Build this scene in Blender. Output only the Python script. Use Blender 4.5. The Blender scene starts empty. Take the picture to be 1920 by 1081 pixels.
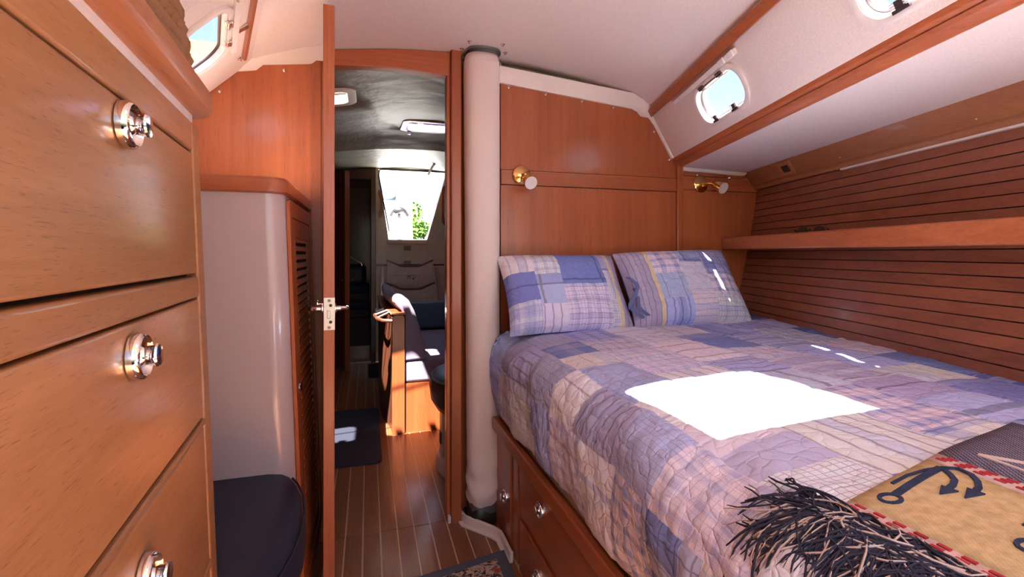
import bpy, bmesh, math, random
from mathutils import Vector, Matrix, noise

random.seed(7)
SC = bpy.context.scene
COL = SC.collection

# ------------------------------------------------------------------ camera, world, sun, exposure
# boat frame: Y runs along the boat's centreline (towards the companionway), X to the right, floor at z = 0
cam_d = bpy.data.cameras.new('camera')
cam = bpy.data.objects.new('camera', cam_d)
COL.objects.link(cam)
cam.location = (0, 0, 1.08)
cam.rotation_euler = (math.pi / 2, 0, -math.atan(270 / 900))
cam_d.sensor_width = 36
cam_d.lens = 36 * 900 / 1920
cam_d.shift_y = -(540.5 - 475) / 1920
cam_d.clip_start = 0.02
SC.camera = cam

SUN_DIR = Vector((0.38, 0.50, -1.0)).normalized()
world = bpy.data.worlds.new('sky')
SC.world = world
world.use_nodes = True
wn = world.node_tree
wn.nodes.clear()
wo = wn.nodes.new('ShaderNodeOutputWorld')
wb = wn.nodes.new('ShaderNodeBackground')
ws = wn.nodes.new('ShaderNodeTexSky')
ws.sky_type = 'NISHITA'
ws.sun_disc = False
ws.sun_elevation = math.asin(-SUN_DIR.z)
ws.sun_rotation = math.atan2(-SUN_DIR.x, -SUN_DIR.y)
ws.air_density = 1.0
ws.dust_density = 0.8
wb.inputs['Strength'].default_value = 0.16
wh = wn.nodes.new('ShaderNodeHueSaturation')
wh.inputs['Saturation'].default_value = 0.85
wn.links.new(ws.outputs[0], wh.inputs['Color'])
wn.links.new(wh.outputs[0], wb.inputs[0])
wn.links.new(wb.outputs[0], wo.inputs[0])

sun_d = bpy.data.lights.new('sun', 'SUN')
sun_d.energy = 34.0
sun_d.angle = math.radians(0.6)
sun_d.color = (1.0, 0.95, 0.87)
sun = bpy.data.objects.new('sun', sun_d)
COL.objects.link(sun)
sun.location = (-2, -4, 10)
sun.rotation_euler = SUN_DIR.to_track_quat('-Z', 'Y').to_euler()

vs = SC.view_settings
vs.view_transform = 'Standard'
vs.look = 'None'
vs.gamma = 1.0
vs.use_curve_mapping = False
vs.exposure = 1.5
SC.cycles.max_bounces = 14
SC.cycles.diffuse_bounces = 8
SC.cycles.transparent_max_bounces = 16
SC.cycles.caustics_reflective = False
SC.cycles.caustics_refractive = False
SC.cycles.sample_clamp_indirect = 8.0


# ------------------------------------------------------------------ node helpers and materials
def new_mat(name):
    m = bpy.data.materials.new(name)
    m.use_nodes = True
    nt = m.node_tree
    return m, nt, nt.nodes['Principled BSDF']


def N(nt, kind, **kw):
    n = nt.nodes.new(kind)
    for k, v in kw.items():
        setattr(n, k, v)
    return n


def L(nt, a, b):
    nt.links.new(a, b)


def ramp(nt, fac, stops):
    r = N(nt, 'ShaderNodeValToRGB')
    el = r.color_ramp.elements
    while len(el) < len(stops):
        el.new(0.5)
    for e, (p, c) in zip(el, stops):
        e.position = p
        e.color = (*c, 1) if len(c) == 3 else c
    L(nt, fac, r.inputs[0])
    return r.outputs[0]


def math_n(nt, op, a, b=None):
    n = N(nt, 'ShaderNodeMath', operation=op)
    for i, x in enumerate((a, b)):
        if x is None:
            continue
        if isinstance(x, (int, float)):
            n.inputs[i].default_value = x
        else:
            L(nt, x, n.inputs[i])
    return n.outputs[0]


def mixc(nt, fac, a, b, mode='MIX'):
    n = N(nt, 'ShaderNodeMix', data_type='RGBA', blend_type=mode)
    for sock, x in ((n.inputs[0], fac), (n.inputs[6], a), (n.inputs[7], b)):
        if isinstance(x, (int, float)):
            sock.default_value = x
        elif isinstance(x, tuple):
            sock.default_value = (*x, 1) if len(x) == 3 else x
        else:
            L(nt, x, sock)
    return n.outputs[2]


def plain(name, col, rough=0.5, metal=0.0, spec=0.5, bump=None, sheen=0.0, coat=0.0, vary=1.0):
    m, nt, b = new_mat(name)
    b.inputs['Base Color'].default_value = (*col, 1)
    b.inputs['Roughness'].default_value = rough
    b.inputs['Metallic'].default_value = metal
    b.inputs['Specular IOR Level'].default_value = spec
    b.inputs['Sheen Weight'].default_value = sheen
    b.inputs['Coat Weight'].default_value = coat
    tc = N(nt, 'ShaderNodeTexCoord')
    nz = N(nt, 'ShaderNodeTexNoise')
    nz.inputs['Scale'].default_value = bump[0] if bump else 30
    nz.inputs['Detail'].default_value = 4
    L(nt, tc.outputs['Object'], nz.inputs['Vector'])
    lo = tuple(c * (1 - 0.06 * vary) for c in col)
    hi = tuple(min(1, c * (1 + 0.05 * vary)) for c in col)
    L(nt, ramp(nt, nz.outputs[0], [(0.35, lo), (0.65, hi)]), b.inputs['Base Color'])
    if bump:
        bp = N(nt, 'ShaderNodeBump')
        bp.inputs['Strength'].default_value = bump[1]
        bp.inputs['Distance'].default_value = bump[2] if len(bump) > 2 else 0.002
        L(nt, nz.outputs[0], bp.inputs['Height'])
        L(nt, bp.outputs[0], b.inputs['Normal'])
    return m


def wood(name, dark, light, axis='Z', rough=0.32, coat=0.25, pore=0.75, band=9.0, along=0.7, bumpy=0.15, fine=(14.0, 330)):
    m, nt, b = new_mat(name)
    tc = N(nt, 'ShaderNodeTexCoord')
    oi = N(nt, 'ShaderNodeObjectInfo')
    add = N(nt, 'ShaderNodeVectorMath', operation='ADD')
    sc = N(nt, 'ShaderNodeVectorMath', operation='SCALE')
    comb = N(nt, 'ShaderNodeCombineXYZ')
    for i in range(3):
        comb.inputs[i].default_value = (3.7, 5.1, 2.3)[i]
    L(nt, comb.outputs[0], sc.inputs[0])
    L(nt, oi.outputs['Random'], sc.inputs['Scale'])
    L(nt, tc.outputs['Object'], add.inputs[0])
    L(nt, sc.outputs[0], add.inputs[1])

    def mapped(al, ac):
        mp = N(nt, 'ShaderNodeMapping')
        s = [ac, ac, ac]
        s['XYZ'.index(axis)] = al
        mp.inputs['Scale'].default_value = s
        L(nt, add.outputs[0], mp.inputs['Vector'])
        return mp.outputs[0]
    n1 = N(nt, 'ShaderNodeTexNoise')
    n1.inputs['Scale'].default_value = 1
    n1.inputs['Detail'].default_value = 5
    n1.inputs['Distortion'].default_value = 0.8
    L(nt, mapped(along, band), n1.inputs['Vector'])
    n2 = N(nt, 'ShaderNodeTexNoise')
    n2.inputs['Scale'].default_value = 1
    n2.inputs['Detail'].default_value = 3
    L(nt, mapped(*fine), n2.inputs['Vector'])
    n3 = N(nt, 'ShaderNodeTexNoise')
    n3.inputs['Scale'].default_value = 1
    n3.inputs['Detail'].default_value = 6
    n3.inputs['Distortion'].default_value = 1.5
    L(nt, mapped(along * 2.2, band * 5), n3.inputs['Vector'])
    mid = tuple((a + c) / 2 for a, c in zip(dark, light))
    c1 = ramp(nt, n1.outputs[0], [(0.28, dark), (0.5, mid), (0.72, light)])
    c2 = mixc(nt, 0.45, c1, ramp(nt, n3.outputs[0], [(0.3, dark), (0.7, light)]))
    pr = ramp(nt, n2.outputs[0], [(0.30, (pore, pore * 0.93, pore * 0.88)), (0.40, (1, 1, 1))])
    c3 = mixc(nt, 1.0, c2, pr, 'MULTIPLY')
    v = math_n(nt, 'ADD', math_n(nt, 'MULTIPLY', oi.outputs['Random'], 0.22), 0.89)
    hs = N(nt, 'ShaderNodeHueSaturation')
    L(nt, v, hs.inputs['Value'])
    L(nt, c3, hs.inputs['Color'])
    L(nt, hs.outputs[0], b.inputs['Base Color'])
    b.inputs['Roughness'].default_value = rough
    b.inputs['Coat Weight'].default_value = coat
    b.inputs['Coat Roughness'].default_value = 0.12
    bp = N(nt, 'ShaderNodeBump')
    bp.inputs['Strength'].default_value = bumpy
    bp.inputs['Distance'].default_value = 0.001
    L(nt, n2.outputs[0], bp.inputs['Height'])
    L(nt, bp.outputs[0], b.inputs['Normal'])
    return m


CH_D, CH_L = (0.315, 0.080, 0.028), (0.485, 0.140, 0.050)
M = {}
M['veneer'] = wood('cherry veneer', CH_D, CH_L, 'Z', rough=0.3, coat=0.35, band=5, along=0.35)
M['cherry_x'] = wood('cherry trim across', CH_D, CH_L, 'X', band=22)
M['cherry_y'] = wood('cherry trim lengthwise', CH_D, CH_L, 'Y', band=22)
M['cherry_z'] = wood('cherry trim upright', CH_D, CH_L, 'Z', band=22)
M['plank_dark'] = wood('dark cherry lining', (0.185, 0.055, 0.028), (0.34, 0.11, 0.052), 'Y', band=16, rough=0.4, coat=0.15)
M['dresser'] = wood('honey cherry', (0.27, 0.118, 0.042), (0.40, 0.19, 0.076), 'Y', band=20, rough=0.36, coat=0.3, pore=0.62, along=0.8, fine=(15, 640))
M['oak_y'] = wood('oak ledge', (0.33, 0.125, 0.052), (0.47, 0.195, 0.084), 'Y', band=26, rough=0.38, along=0.6)
M['teak'] = wood('teak sole', (0.22, 0.085, 0.036), (0.37, 0.155, 0.068), 'Y', band=14, rough=0.28, coat=0.3)
M['holly'] = wood('holly strip', (0.60, 0.43, 0.24), (0.72, 0.54, 0.32), 'Y', band=30, rough=0.3)
M['dark_wood'] = wood('dark mahogany', (0.10, 0.034, 0.02), (0.17, 0.06, 0.032), 'Z', band=8, rough=0.4)  # wood that is dark brown in itself
M['liner'] = plain('cream vinyl headliner', (0.80, 0.70, 0.655), 0.55, bump=(220, 0.06, 0.001))
M['liner_smooth'] = plain('cream moulding', (0.82, 0.725, 0.66), 0.4, vary=0.2)
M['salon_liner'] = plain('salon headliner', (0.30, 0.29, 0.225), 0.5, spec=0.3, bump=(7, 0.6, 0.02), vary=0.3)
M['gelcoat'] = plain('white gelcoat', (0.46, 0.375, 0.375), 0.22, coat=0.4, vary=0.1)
M['beige'] = plain('beige gelcoat', (0.84, 0.71, 0.61), 0.35)
M['white_plastic'] = plain('white plastic', (0.80, 0.74, 0.70), 0.35)
M['gasket'] = plain('dark rubber gasket', (0.045, 0.025, 0.028), 0.5)
M['black'] = plain('black plastic', (0.02, 0.018, 0.02), 0.4)
M['shadow_gap'] = plain('painted gap shade', (0.03, 0.014, 0.01), 0.8)  # near-black colour paints in the shade of gaps, grooves and louvres
M['chrome'] = plain('chrome', (0.82, 0.80, 0.80), 0.08, metal=1.0)
M['steel'] = plain('brushed steel', (0.62, 0.55, 0.50), 0.28, metal=1.0, bump=(300, 0.1))
M['brass'] = plain('polished brass', (0.85, 0.52, 0.20), 0.12, metal=1.0)
M['mast_cloth'] = plain('cream mast cover cloth', (0.76, 0.66, 0.625), 0.85, bump=(500, 0.15, 0.001), sheen=0.2, vary=0.3)
M['mast_metal'] = plain('grey mast alloy', (0.20, 0.19, 0.20), 0.4, metal=0.6)
M['navy'] = plain('navy leatherette', (0.017, 0.020, 0.040), 0.45, spec=0.3, bump=(400, 0.1))
M['navy_mat'] = plain('navy floor mat', (0.022, 0.03, 0.06), 0.9, bump=(500, 0.5))
M['lilac'] = plain('blue grey upholstery', (0.26, 0.23, 0.36), 0.9, bump=(300, 0.2), sheen=0.3)
M['blue_vinyl'] = plain('blue vinyl', (0.06, 0.12, 0.20), 0.4, bump=(14, 0.5, 0.01))
M['bench_side'] = plain('brown leather', (0.10, 0.05, 0.04), 0.45, bump=(200, 0.2))
M['tan'] = plain('tan mattress ticking', (0.55, 0.42, 0.30), 0.9, bump=(300, 0.3))
M['rush'] = plain('brown woven rush', (0.25, 0.115, 0.05), 0.85, bump=(160, 0.6, 0.002))
M['tie_blue'] = plain('denim blue ribbon', (0.13, 0.16, 0.36), 0.9)
M['dark_cloth'] = plain('dark bedding', (0.06, 0.045, 0.05), 0.9, bump=(40, 0.4))
M['cockpit'] = plain('white cockpit gelcoat', (0.85, 0.85, 0.85), 0.4)
M['leaf'] = plain('lime green leaf', (0.14, 0.28, 0.03), 0.6)
M['leaf_dark'] = plain('deep green leaf', (0.05, 0.12, 0.015), 0.6)
M['sail_blue'] = plain('blue grey canvas', (0.20, 0.27, 0.38), 0.8)
M['plate_grey'] = plain('grey label plate', (0.34, 0.28, 0.25), 0.5)
M['rug_edge'] = plain('slate blue rug binding', (0.10, 0.125, 0.17), 0.95, bump=(400, 0.6))
M['cream_yarn'] = plain('cream yarn', (0.62, 0.50, 0.45), 0.95)
M['navy_yarn'] = plain('navy yarn', (0.035, 0.035, 0.065), 0.95)


def glass_mat(name, tint=(1, 1, 1), gloss=0.06):
    m = bpy.data.materials.new(name)
    m.use_nodes = True
    nt = m.node_tree
    nt.nodes.clear()
    o = N(nt, 'ShaderNodeOutputMaterial')
    t = N(nt, 'ShaderNodeBsdfTransparent')
    t.inputs[0].default_value = (*tint, 1)
    g = N(nt, 'ShaderNodeBsdfGlossy')
    g.inputs['Roughness'].default_value = 0.03
    mx = N(nt, 'ShaderNodeMixShader')
    mx.inputs[0].default_value = gloss
    L(nt, t.outputs[0], mx.inputs[1])
    L(nt, g.outputs[0], mx.inputs[2])
    L(nt, mx.outputs[0], o.inputs[0])
    return m


M['glass'] = glass_mat('acrylic pane', (0.93, 0.97, 1.0))
M['glass_grey'] = glass_mat('grey smoked acrylic', (0.66, 0.62, 0.60), 0.08)
M['glass_smoke'] = glass_mat('smoked lilac acrylic', (0.62, 0.58, 0.82), 0.08)


# ------------------------------------------------------------------ mesh helpers
class MB:
    def __init__(s):
        s.v, s.f = [], []

    def add(s, vs, fs):
        o = len(s.v)
        s.v += [tuple(p) for p in vs]
        s.f += [tuple(i + o for i in f) for f in fs]
        return s

    def box(s, x0, x1, y0, y1, z0, z1):
        return s.hexa([(x0, y0, z0), (x1, y0, z0), (x1, y1, z0), (x0, y1, z0),
                       (x0, y0, z1), (x1, y0, z1), (x1, y1, z1), (x0, y1, z1)])

    def hexa(s, p):
        return s.add(p, [(0, 3, 2, 1), (4, 5, 6, 7), (0, 1, 5, 4), (1, 2, 6, 5), (2, 3, 7, 6), (3, 0, 4, 7)])

    def obox(s, c, a, b, d):
        c, a, b, d = map(Vector, (c, a, b, d))
        return s.hexa([c + i * a + j * b + k * d for k in (-1, 1) for (i, j) in ((-1, -1), (1, -1), (1, 1), (-1, 1))])

    def loft(s, rings, caps=True, closed=True):
        n = len(rings[0])
        vs = [p for r in rings for p in r]
        fs = []
        for i in range(len(rings) - 1):
            for j in range(n if closed else n - 1):
                k = (j + 1) % n
                fs.append((i * n + j, i * n + k, (i + 1) * n + k, (i + 1) * n + j))
        if caps and closed:
            fs.append(tuple(range(n))[::-1])
            fs.append(tuple((len(rings) - 1) * n + j for j in range(n)))
        return s.add(vs, fs)

    def lathe(s, prof, c, ax, seg=20):
        c, ax = Vector(c), Vector(ax).normalized()
        q = ax.to_track_quat('Z', 'Y')
        rings = []
        for r, h in prof:
            rings.append([c + ax * h + q @ Vector((r * math.cos(2 * math.pi * j / seg), r * math.sin(2 * math.pi * j / seg), 0)) for j in range(seg)])
        return s.loft(rings)

    def tube(s, path, r, seg=8, closed=False):
        path = [Vector(p) for p in path]
        n = len(path)
        rr = r if isinstance(r, (list, tuple)) else [r] * n
        rings = []
        up = Vector((0.13, 0.21, 0.97))
        for i, p in enumerate(path):
            if closed:
                t = path[(i + 1) % n] - path[i - 1]
            else:
                t = path[min(i + 1, n - 1)] - path[max(i - 1, 0)]
            t.normalize()
            a = t.cross(up)
            if a.length < 1e-4:
                a = t.cross(Vector((1, 0, 0)))
            a.normalize()
            b = t.cross(a)
            rings.append([p + rr[i] * (math.cos(2 * math.pi * j / seg) * a + math.sin(2 * math.pi * j / seg) * b) for j in range(seg)])
        if closed:
            rings.append(rings[0])
        return s.loft(rings, caps=not closed)

    def grid(s, fn, nu, nv):
        vs = [fn(i / nu, j / nv) for i in range(nu + 1) for j in range(nv + 1)]
        fs = [(i * (nv + 1) + j, (i + 1) * (nv + 1) + j, (i + 1) * (nv + 1) + j + 1, i * (nv + 1) + j + 1) for i in range(nu) for j in range(nv)]
        return s.add(vs, fs)

    def ball(s, c, rx, ry, rz, u=10, v=6):
        c = Vector(c)
        rings = []
        for i in range(v + 1):
            th = math.pi * (0.04 + 0.92 * i / v)
            rings.append([c + Vector((rx * math.sin(th) * math.cos(2 * math.pi * j / u), ry * math.sin(th) * math.sin(2 * math.pi * j / u), -rz * math.cos(th))) for j in range(u)])
        return s.loft(rings)

    def build(s, name, mat, parent=None, smooth=False, bevel=0.0, seg=2, sub=0, solid=0.0, angle=40):
        me = bpy.data.meshes.new(name)
        me.from_pydata(s.v, [], s.f)
        bm = bmesh.new()
        bm.from_mesh(me)
        bmesh.ops.recalc_face_normals(bm, faces=bm.faces)
        bm.to_mesh(me)
        bm.free()
        return finish(me, name, mat, parent, smooth, bevel, seg, sub, solid, angle)


def finish(me, name, mat, parent=None, smooth=False, bevel=0.0, seg=2, sub=0, solid=0.0, angle=40):
    me.materials.append(M[mat] if isinstance(mat, str) else mat)
    if smooth or bevel:
        me.shade_smooth()
        me.set_sharp_from_angle(angle=math.radians(angle))
    o = bpy.data.objects.new(name, me)
    COL.objects.link(o)
    if parent is not None:
        put(o, parent)
    if solid:
        md = o.modifiers.new('thickness', 'SOLIDIFY')
        md.thickness = solid
        md.offset = 0
    if bevel:
        md = o.modifiers.new('bevel', 'BEVEL')
        md.width = bevel
        md.segments = seg
        md.limit_method = 'ANGLE'
        md.angle_limit = math.radians(35)
    if sub:
        md = o.modifiers.new('sub', 'SUBSURF')
        md.levels = md.render_levels = sub
    return o


def world_of(o):
    m = o.matrix_basis.copy()
    if o.parent:
        m = world_of(o.parent) @ o.matrix_parent_inverse @ m
    return m


def put(o, parent):
    o.parent = parent
    o.matrix_parent_inverse = world_of(parent).inverted()


def tag(o, label=None, cat=None, group=None, kind=None):
    for k, v in (('label', label), ('category', cat), ('group', group), ('kind', kind)):
        if v:
            o[k] = v
    return o


def thing(name, label, cat, loc=(0, 0, 0), group=None, kind=None):
    o = bpy.data.objects.new(name, None)
    o.empty_display_size = 0.05
    COL.objects.link(o)
    o.location = loc
    return tag(o, label, cat, group, kind)


def copy_tree(o, parent=None):
    c = o.copy()
    COL.objects.link(c)
    if parent is not None:
        c.parent = parent
    for ch in [x for x in bpy.data.objects if x.parent == o]:
        copy_tree(ch, c)
    return c


def rrect(w, h, r, n=6):
    """rounded rectangle outline, centred, full size w x h"""
    pts = []
    for cx, cy, a0 in ((w / 2 - r, h / 2 - r, 0), (-w / 2 + r, h / 2 - r, 90), (-w / 2 + r, -h / 2 + r, 180), (w / 2 - r, -h / 2 + r, 270)):
        for k in range(n + 1):
            a = math.radians(a0 + 90 * k / n)
            pts.append((cx + r * math.cos(a), cy + r * math.sin(a)))
    return pts


def plate(outer, holes, fmap, off, name, mat, parent=None, bevel=0.0, smooth=False):
    """flat plate with holes: 2-D outlines mapped by fmap, thickness vector off"""
    bm = bmesh.new()
    for loop in [outer] + holes:
        vv = [bm.verts.new(fmap(*p)) for p in loop]
        for i in range(len(vv)):
            bm.edges.new((vv[i], vv[(i + 1) % len(vv)]))
    bmesh.ops.triangle_fill(bm, edges=bm.edges[:], use_beauty=True, use_dissolve=False)
    r = bmesh.ops.extrude_face_region(bm, geom=bm.faces[:])
    bmesh.ops.translate(bm, vec=Vector(off), verts=[g for g in r['geom'] if isinstance(g, bmesh.types.BMVert)])
    bmesh.ops.recalc_face_normals(bm, faces=bm.faces)
    me = bpy.data.meshes.new(name)
    bm.to_mesh(me)
    bm.free()
    return finish(me, name, mat, parent, smooth, bevel)


def prism_y(poly, y0, y1):
    """poly in (x, z), extruded along y"""
    return MB().loft([[(x, y0, z) for x, z in poly], [(x, y1, z) for x, z in poly]])


YB = 1.93                                   # forward face of the bulkhead


def hr(Y):                                  # starboard topsides run inwards towards the bow
    return -0.275 * (YB - max(Y, 0.3))


def hl(Y):                                  # port side runs in over the locker, then straight above the dresser
    return 0.275 * (YB - max(Y, 1.2))


def sweep(poly, ys, fn):
    return MB().loft([[(x + fn(y), y, z) for x, z in poly] for y in ys])


Y_FWD = -0.45                               # the deckhead is built back to here, behind the camera
HY = [Y_FWD, 0.3, YB]

# ------------------------------------------------------------------ floor
floor = MB().box(-1.3, 2.1, -1.3, 1.9285, -0.03, 0.0).build('floor', 'holly')
tag(floor, kind='structure')
pm = None
PW, GAP = 0.0585, 0.0055
X0 = -0.085 - 4 * 0.064


def plank_mesh(l):
    b = MB().box(0, PW, 0, l, 0, 0.0022)
    return b


def lay(parent, x0, n, y0, l):
    first = None
    for k in range(n):
        x = x0 + k * 0.064 + GAP
        if first is None:
            o = plank_mesh(l).build('plank', 'teak')
            first = o
        else:
            o = first.copy()
            COL.objects.link(o)
        o.location = (x, y0, 0.0)
        o.parent = parent


lay(floor, X0, 13, -1.3, 3.2265)
floor_s = MB().box(-1.3, 1.3, 1.931, 4.96, -0.03, 0.0).build('floor_salon', 'holly')
tag(floor_s, kind='structure')
lay(floor_s, X0 - 3 * 0.064, 20, 1.9315, 3.02)
tr = MB()
tr.box(0.40, 0.66, 2.785, 2.797, 0.0015, 0.003).box(0.405, 0.417, 2.797, 2.93, 0.0015, 0.003)
tr.build('hatch_trim', 'holly', floor_s)

# ------------------------------------------------------------------ bulkhead with the doorway
wall_b = prism_y([(0.36, 0.0), (1.95, 0.0), (1.95, 1.48), (1.352, 1.522), (1.245, 1.71), (1.195, 1.80), (1.148, 1.83),
                  (0.53, 1.93), (0.36, 1.95)], 2.0, 2.03)
wall_b = wall_b.build('wall_back', 'veneer')
tag(wall_b, kind='structure')


def prof_plate(name, poly, y0, y1, mat, parent, bevel=0.0):
    return prism_y(poly, y0, y1).build(name, mat, parent, bevel=bevel)


prof_plate('panel', [(0.53, 1.432), (1.378, 1.432), (1.378, 1.505), (1.352, 1.545), (1.245, 1.73), (1.195, 1.735), (1.148, 1.76), (0.53, 1.81)], YB, 2.0, 'veneer', wall_b, 0.001)
prof_plate('panel', [(0.53, 0.0), (1.378, 0.0), (1.378, 1.367), (0.53, 1.367)], YB, 2.0, 'veneer', wall_b, 0.001)
prof_plate('rail', [(0.53, 1.369), (1.378, 1.369), (1.378, 1.430), (0.53, 1.430)], YB - 0.006, 2.0, 'cherry_x', wall_b, 0.002)
prof_plate('post', [(1.380, 0.3), (1.412, 0.3), (1.412, 1.50), (1.380, 1.50)], YB - 0.012, 2.0, 'cherry_z', wall_b, 0.003)
prof_plate('panel', [(1.414, 1.447), (1.80, 1.447), (1.80, 1.50), (1.414, 1.50)], YB, 2.0, 'veneer', wall_b, 0.001)
prof_plate('panel', [(1.414, 0.0), (1.90, 0.0), (1.90, 1.38), (1.414, 1.38)], YB, 2.0, 'veneer', wall_b, 0.001)
prof_plate('rail', [(1.414, 1.382), (1.90, 1.382), (1.90, 1.445), (1.414, 1.445)], YB - 0.004, 2.0, 'cherry_x', wall_b, 0.002)

wall_l = prism_y([(-1.3, 0.0), (-0.165, 0.0), (-0.165, 1.87), (-0.359, 1.82), (-0.405, 1.79), (-0.465, 1.75),
                  (-0.549, 1.655), (-0.75, 1.46), (-1.3, 1.0)], YB, 1.96).build('wall_back_left', 'veneer')
tag(wall_l, kind='structure')
prof_plate('post', [(-0.205, 0.0), (-0.168, 0.0), (-0.168, 1.82), (-0.205, 1.80)], YB - 0.004, YB, 'cherry_z', wall_l, 0.001)

jamb = thing('trim_1', 'cherry door frame with arched header around the open doorway', 'door frame', (0.1, YB, 0), kind='structure')
prof_plate('jamb', [(-0.165, 0.0), (-0.135, 0.0), (-0.135, 1.84), (-0.165, 1.83)], YB - 0.003, 1.975, 'cherry_z', jamb, 0.003)
prof_plate('jamb', [(0.318, 0.0), (0.360, 0.0), (0.360, 1.90), (0.318, 1.90)], YB - 0.03, 1.99, 'cherry_z', jamb, 0.004)
prof_plate('jamb_stop', [(0.303, 0.0), (0.318, 0.0), (0.318, 1.82), (0.303, 1.82)], YB - 0.005, 1.975, 'cherry_z', jamb, 0.003)
hd = []
for k in range(13):
    x = -0.135 + (0.318 + 0.135) * k / 12
    hd.append((x, 1.846 + 0.043 * math.sin(math.pi * 0.5 * k / 12)))
hd += [(0.318, 1.795), (0.1, 1.802), (-0.05, 1.795), (-0.135, 1.786)]
prof_plate('header', hd, YB - 0.008, 1.97, 'cherry_x', jamb, 0.003)

# ------------------------------------------------------------------ deckhead (ceiling)
CP = [(1.262, 1.712, 1), (1.225, 1.745, 1), (1.19, 1.768, 1), (1.10, 1.803, 1), (0.90, 1.850, 0.7), (0.66, 1.882, 0.0), (0.50, 1.890, 0), (0.31, 1.892, 0),
      (0.125, 1.886, 0), (-0.11, 1.856, -0.6), (-0.27, 1.815, -1), (-0.36, 1.79, -1), (-0.405, 1.770, -1)]
CY = [Y_FWD, -0.2, 0.095, 0.30, 0.425, 0.8, 1.2, 1.4, 1.7, 1.928, 2.03]


def cpt(i, y):
    x, z, w = CP[i]
    return (x + (w * hr(y) if w > 0 else -w * hl(y)), y, z)


cb = MB()
n = len(CP)
vv = [cpt(i, y) for y in CY for i in range(n)]
ff = []
for j in range(len(CY) - 1):
    for i in range(n - 1):
        if CY[j] in (0.095, 0.30) and CP[i][0] in (0.50, 0.31):
            continue                                   # the deck hatch opening
        ff.append((j * n + i, j * n + i + 1, (j + 1) * n + i + 1, (j + 1) * n + i))
cb.add(vv, ff)
ceil = cb.build('ceiling', 'liner', smooth=True)
md = ceil.modifiers.new('thickness', 'SOLIDIFY')
md.thickness = 0.02
md.offset = 1
tag(ceil, kind='structure')
# coaming of the hatch over the berth
hc = MB()
for (a, b) in (((0.117, 0.087), (0.508, 0.103)), ((0.117, 0.417), (0.508, 0.433)), ((0.117, 0.103), (0.133, 0.417)), ((0.492, 0.103), (0.508, 0.417))):
    hc.box(a[0], b[0], a[1], b[1], 1.872, 1.905)
hc.build('hatch_frame', 'white_plastic', ceil, bevel=0.003)
MB().box(0.125, 0.50, 0.095, 0.425, 1.895, 1.901).build('hatch_pane', 'glass', ceil)


def edge_band(pts, h, name, parent, y0=1.895, y1=1.9299):
    """moulded edge of the headliner that follows the top of a bulkhead"""
    rings = []
    for i, (x, z) in enumerate(pts):
        a = Vector(pts[max(i - 1, 0)])
        b = Vector(pts[min(i + 1, len(pts) - 1)])
        t = (b - a).normalized()
        nn = Vector((-t.y, t.x))
        if nn.y < 0:
            nn = -nn
        p = Vector((x, z))
        q = p + nn * h
        rings.append([(p.x, y1, p.y), (p.x, y1 - 0.012, p.y), ((p.x + q.x) / 2, y0 + 0.008, (p.y + q.y) / 2), (q.x, y0 - 0.02, q.y), (q.x, y1, q.y)])
    return MB().loft(rings).build(name, 'liner_smooth', parent, smooth=True, angle=60)


edge_band([(0.50, 1.789), (0.8, 1.764), (1.148, 1.734), (1.172, 1.724), (1.192, 1.705), (1.232, 1.702), (1.262, 1.668), (1.352, 1.520)], 0.052, 'liner_edge', ceil)
edge_band([(-0.63, 1.555), (-0.549, 1.634), (-0.490, 1.706), (-0.465, 1.728), (-0.388, 1.742), (-0.365, 1.764), (-0.20, 1.786), (-0.185, 1.800), (-0.135, 1.803)], 0.045, 'liner_edge', ceil)

# ------------------------------------------------------------------ coachroof sides with portlights
A_R, B_R = Vector((1.239, 1.722)), Vector((1.363, 1.522))
A_L, B_L = Vector((-0.40, 1.775)), Vector((-0.66, 1.53))


def side_map(A, B, fn):
    def f(y, s):                      # s in metres down the slope from the strip
        d = (B - A).normalized()
        p = A + d * s
        return Vector((p.x + fn(y), y, p.y))
    return f


map_r, map_l = side_map(A_R, B_R, hr), side_map(A_L, B_L, hl)


def side_off(A, B, sgn):
    d = (B - A).normalized()
    nn = Vector((-d.y, d.x))
    if nn.x * sgn < 0:
        nn = -nn
    return Vector((nn.x, 0, nn.y))     # points outboard


OFF_R, OFF_L = side_off(A_R, B_R, 1), side_off(A_L, B_L, -1)
S_R = (B_R - A_R).length
S_L = (B_L - A_L).length


def portlight_outline(w, h, r, cy, cs, n=8):
    return [(cy + a, cs + b) for a, b in rrect(w, h, r, n)]


wall_r = plate([(0.30, -0.01), (0.98, -0.01), (0.98, S_R), (0.30, S_R)], [portlight_outline(0.295, 0.118, 0.057, 0.605, 0.132)], map_r, OFF_R * 0.02, 'wall_right_upper', 'liner')
tag(wall_r, kind='structure')
plate([(0.98, -0.01), (1.925, -0.01), (1.925, S_R), (0.98, S_R)], [portlight_outline(0.295, 0.118, 0.057, 1.365, 0.128)], map_r, OFF_R * 0.02, 'liner_panel', 'liner', wall_r)
plate([(Y_FWD, -0.01), (0.30, -0.01), (0.30, S_R), (Y_FWD, S_R)], [], map_r, OFF_R * 0.02, 'liner_panel', 'liner', wall_r)
wall_lu = plate([(1.2, -0.01), (1.925, -0.01), (1.925, S_L), (1.2, S_L)], [portlight_outline(0.32, 0.14, 0.06, 1.475, 0.205)], map_l, OFF_L * 0.02, 'wall_left_upper', 'liner')
tag(wall_lu, kind='structure')
plate([(Y_FWD, -0.01), (1.2, -0.01), (1.2, S_L), (Y_FWD, S_L)], [], map_l, OFF_L * 0.02, 'liner_panel', 'liner', wall_lu)


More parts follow.
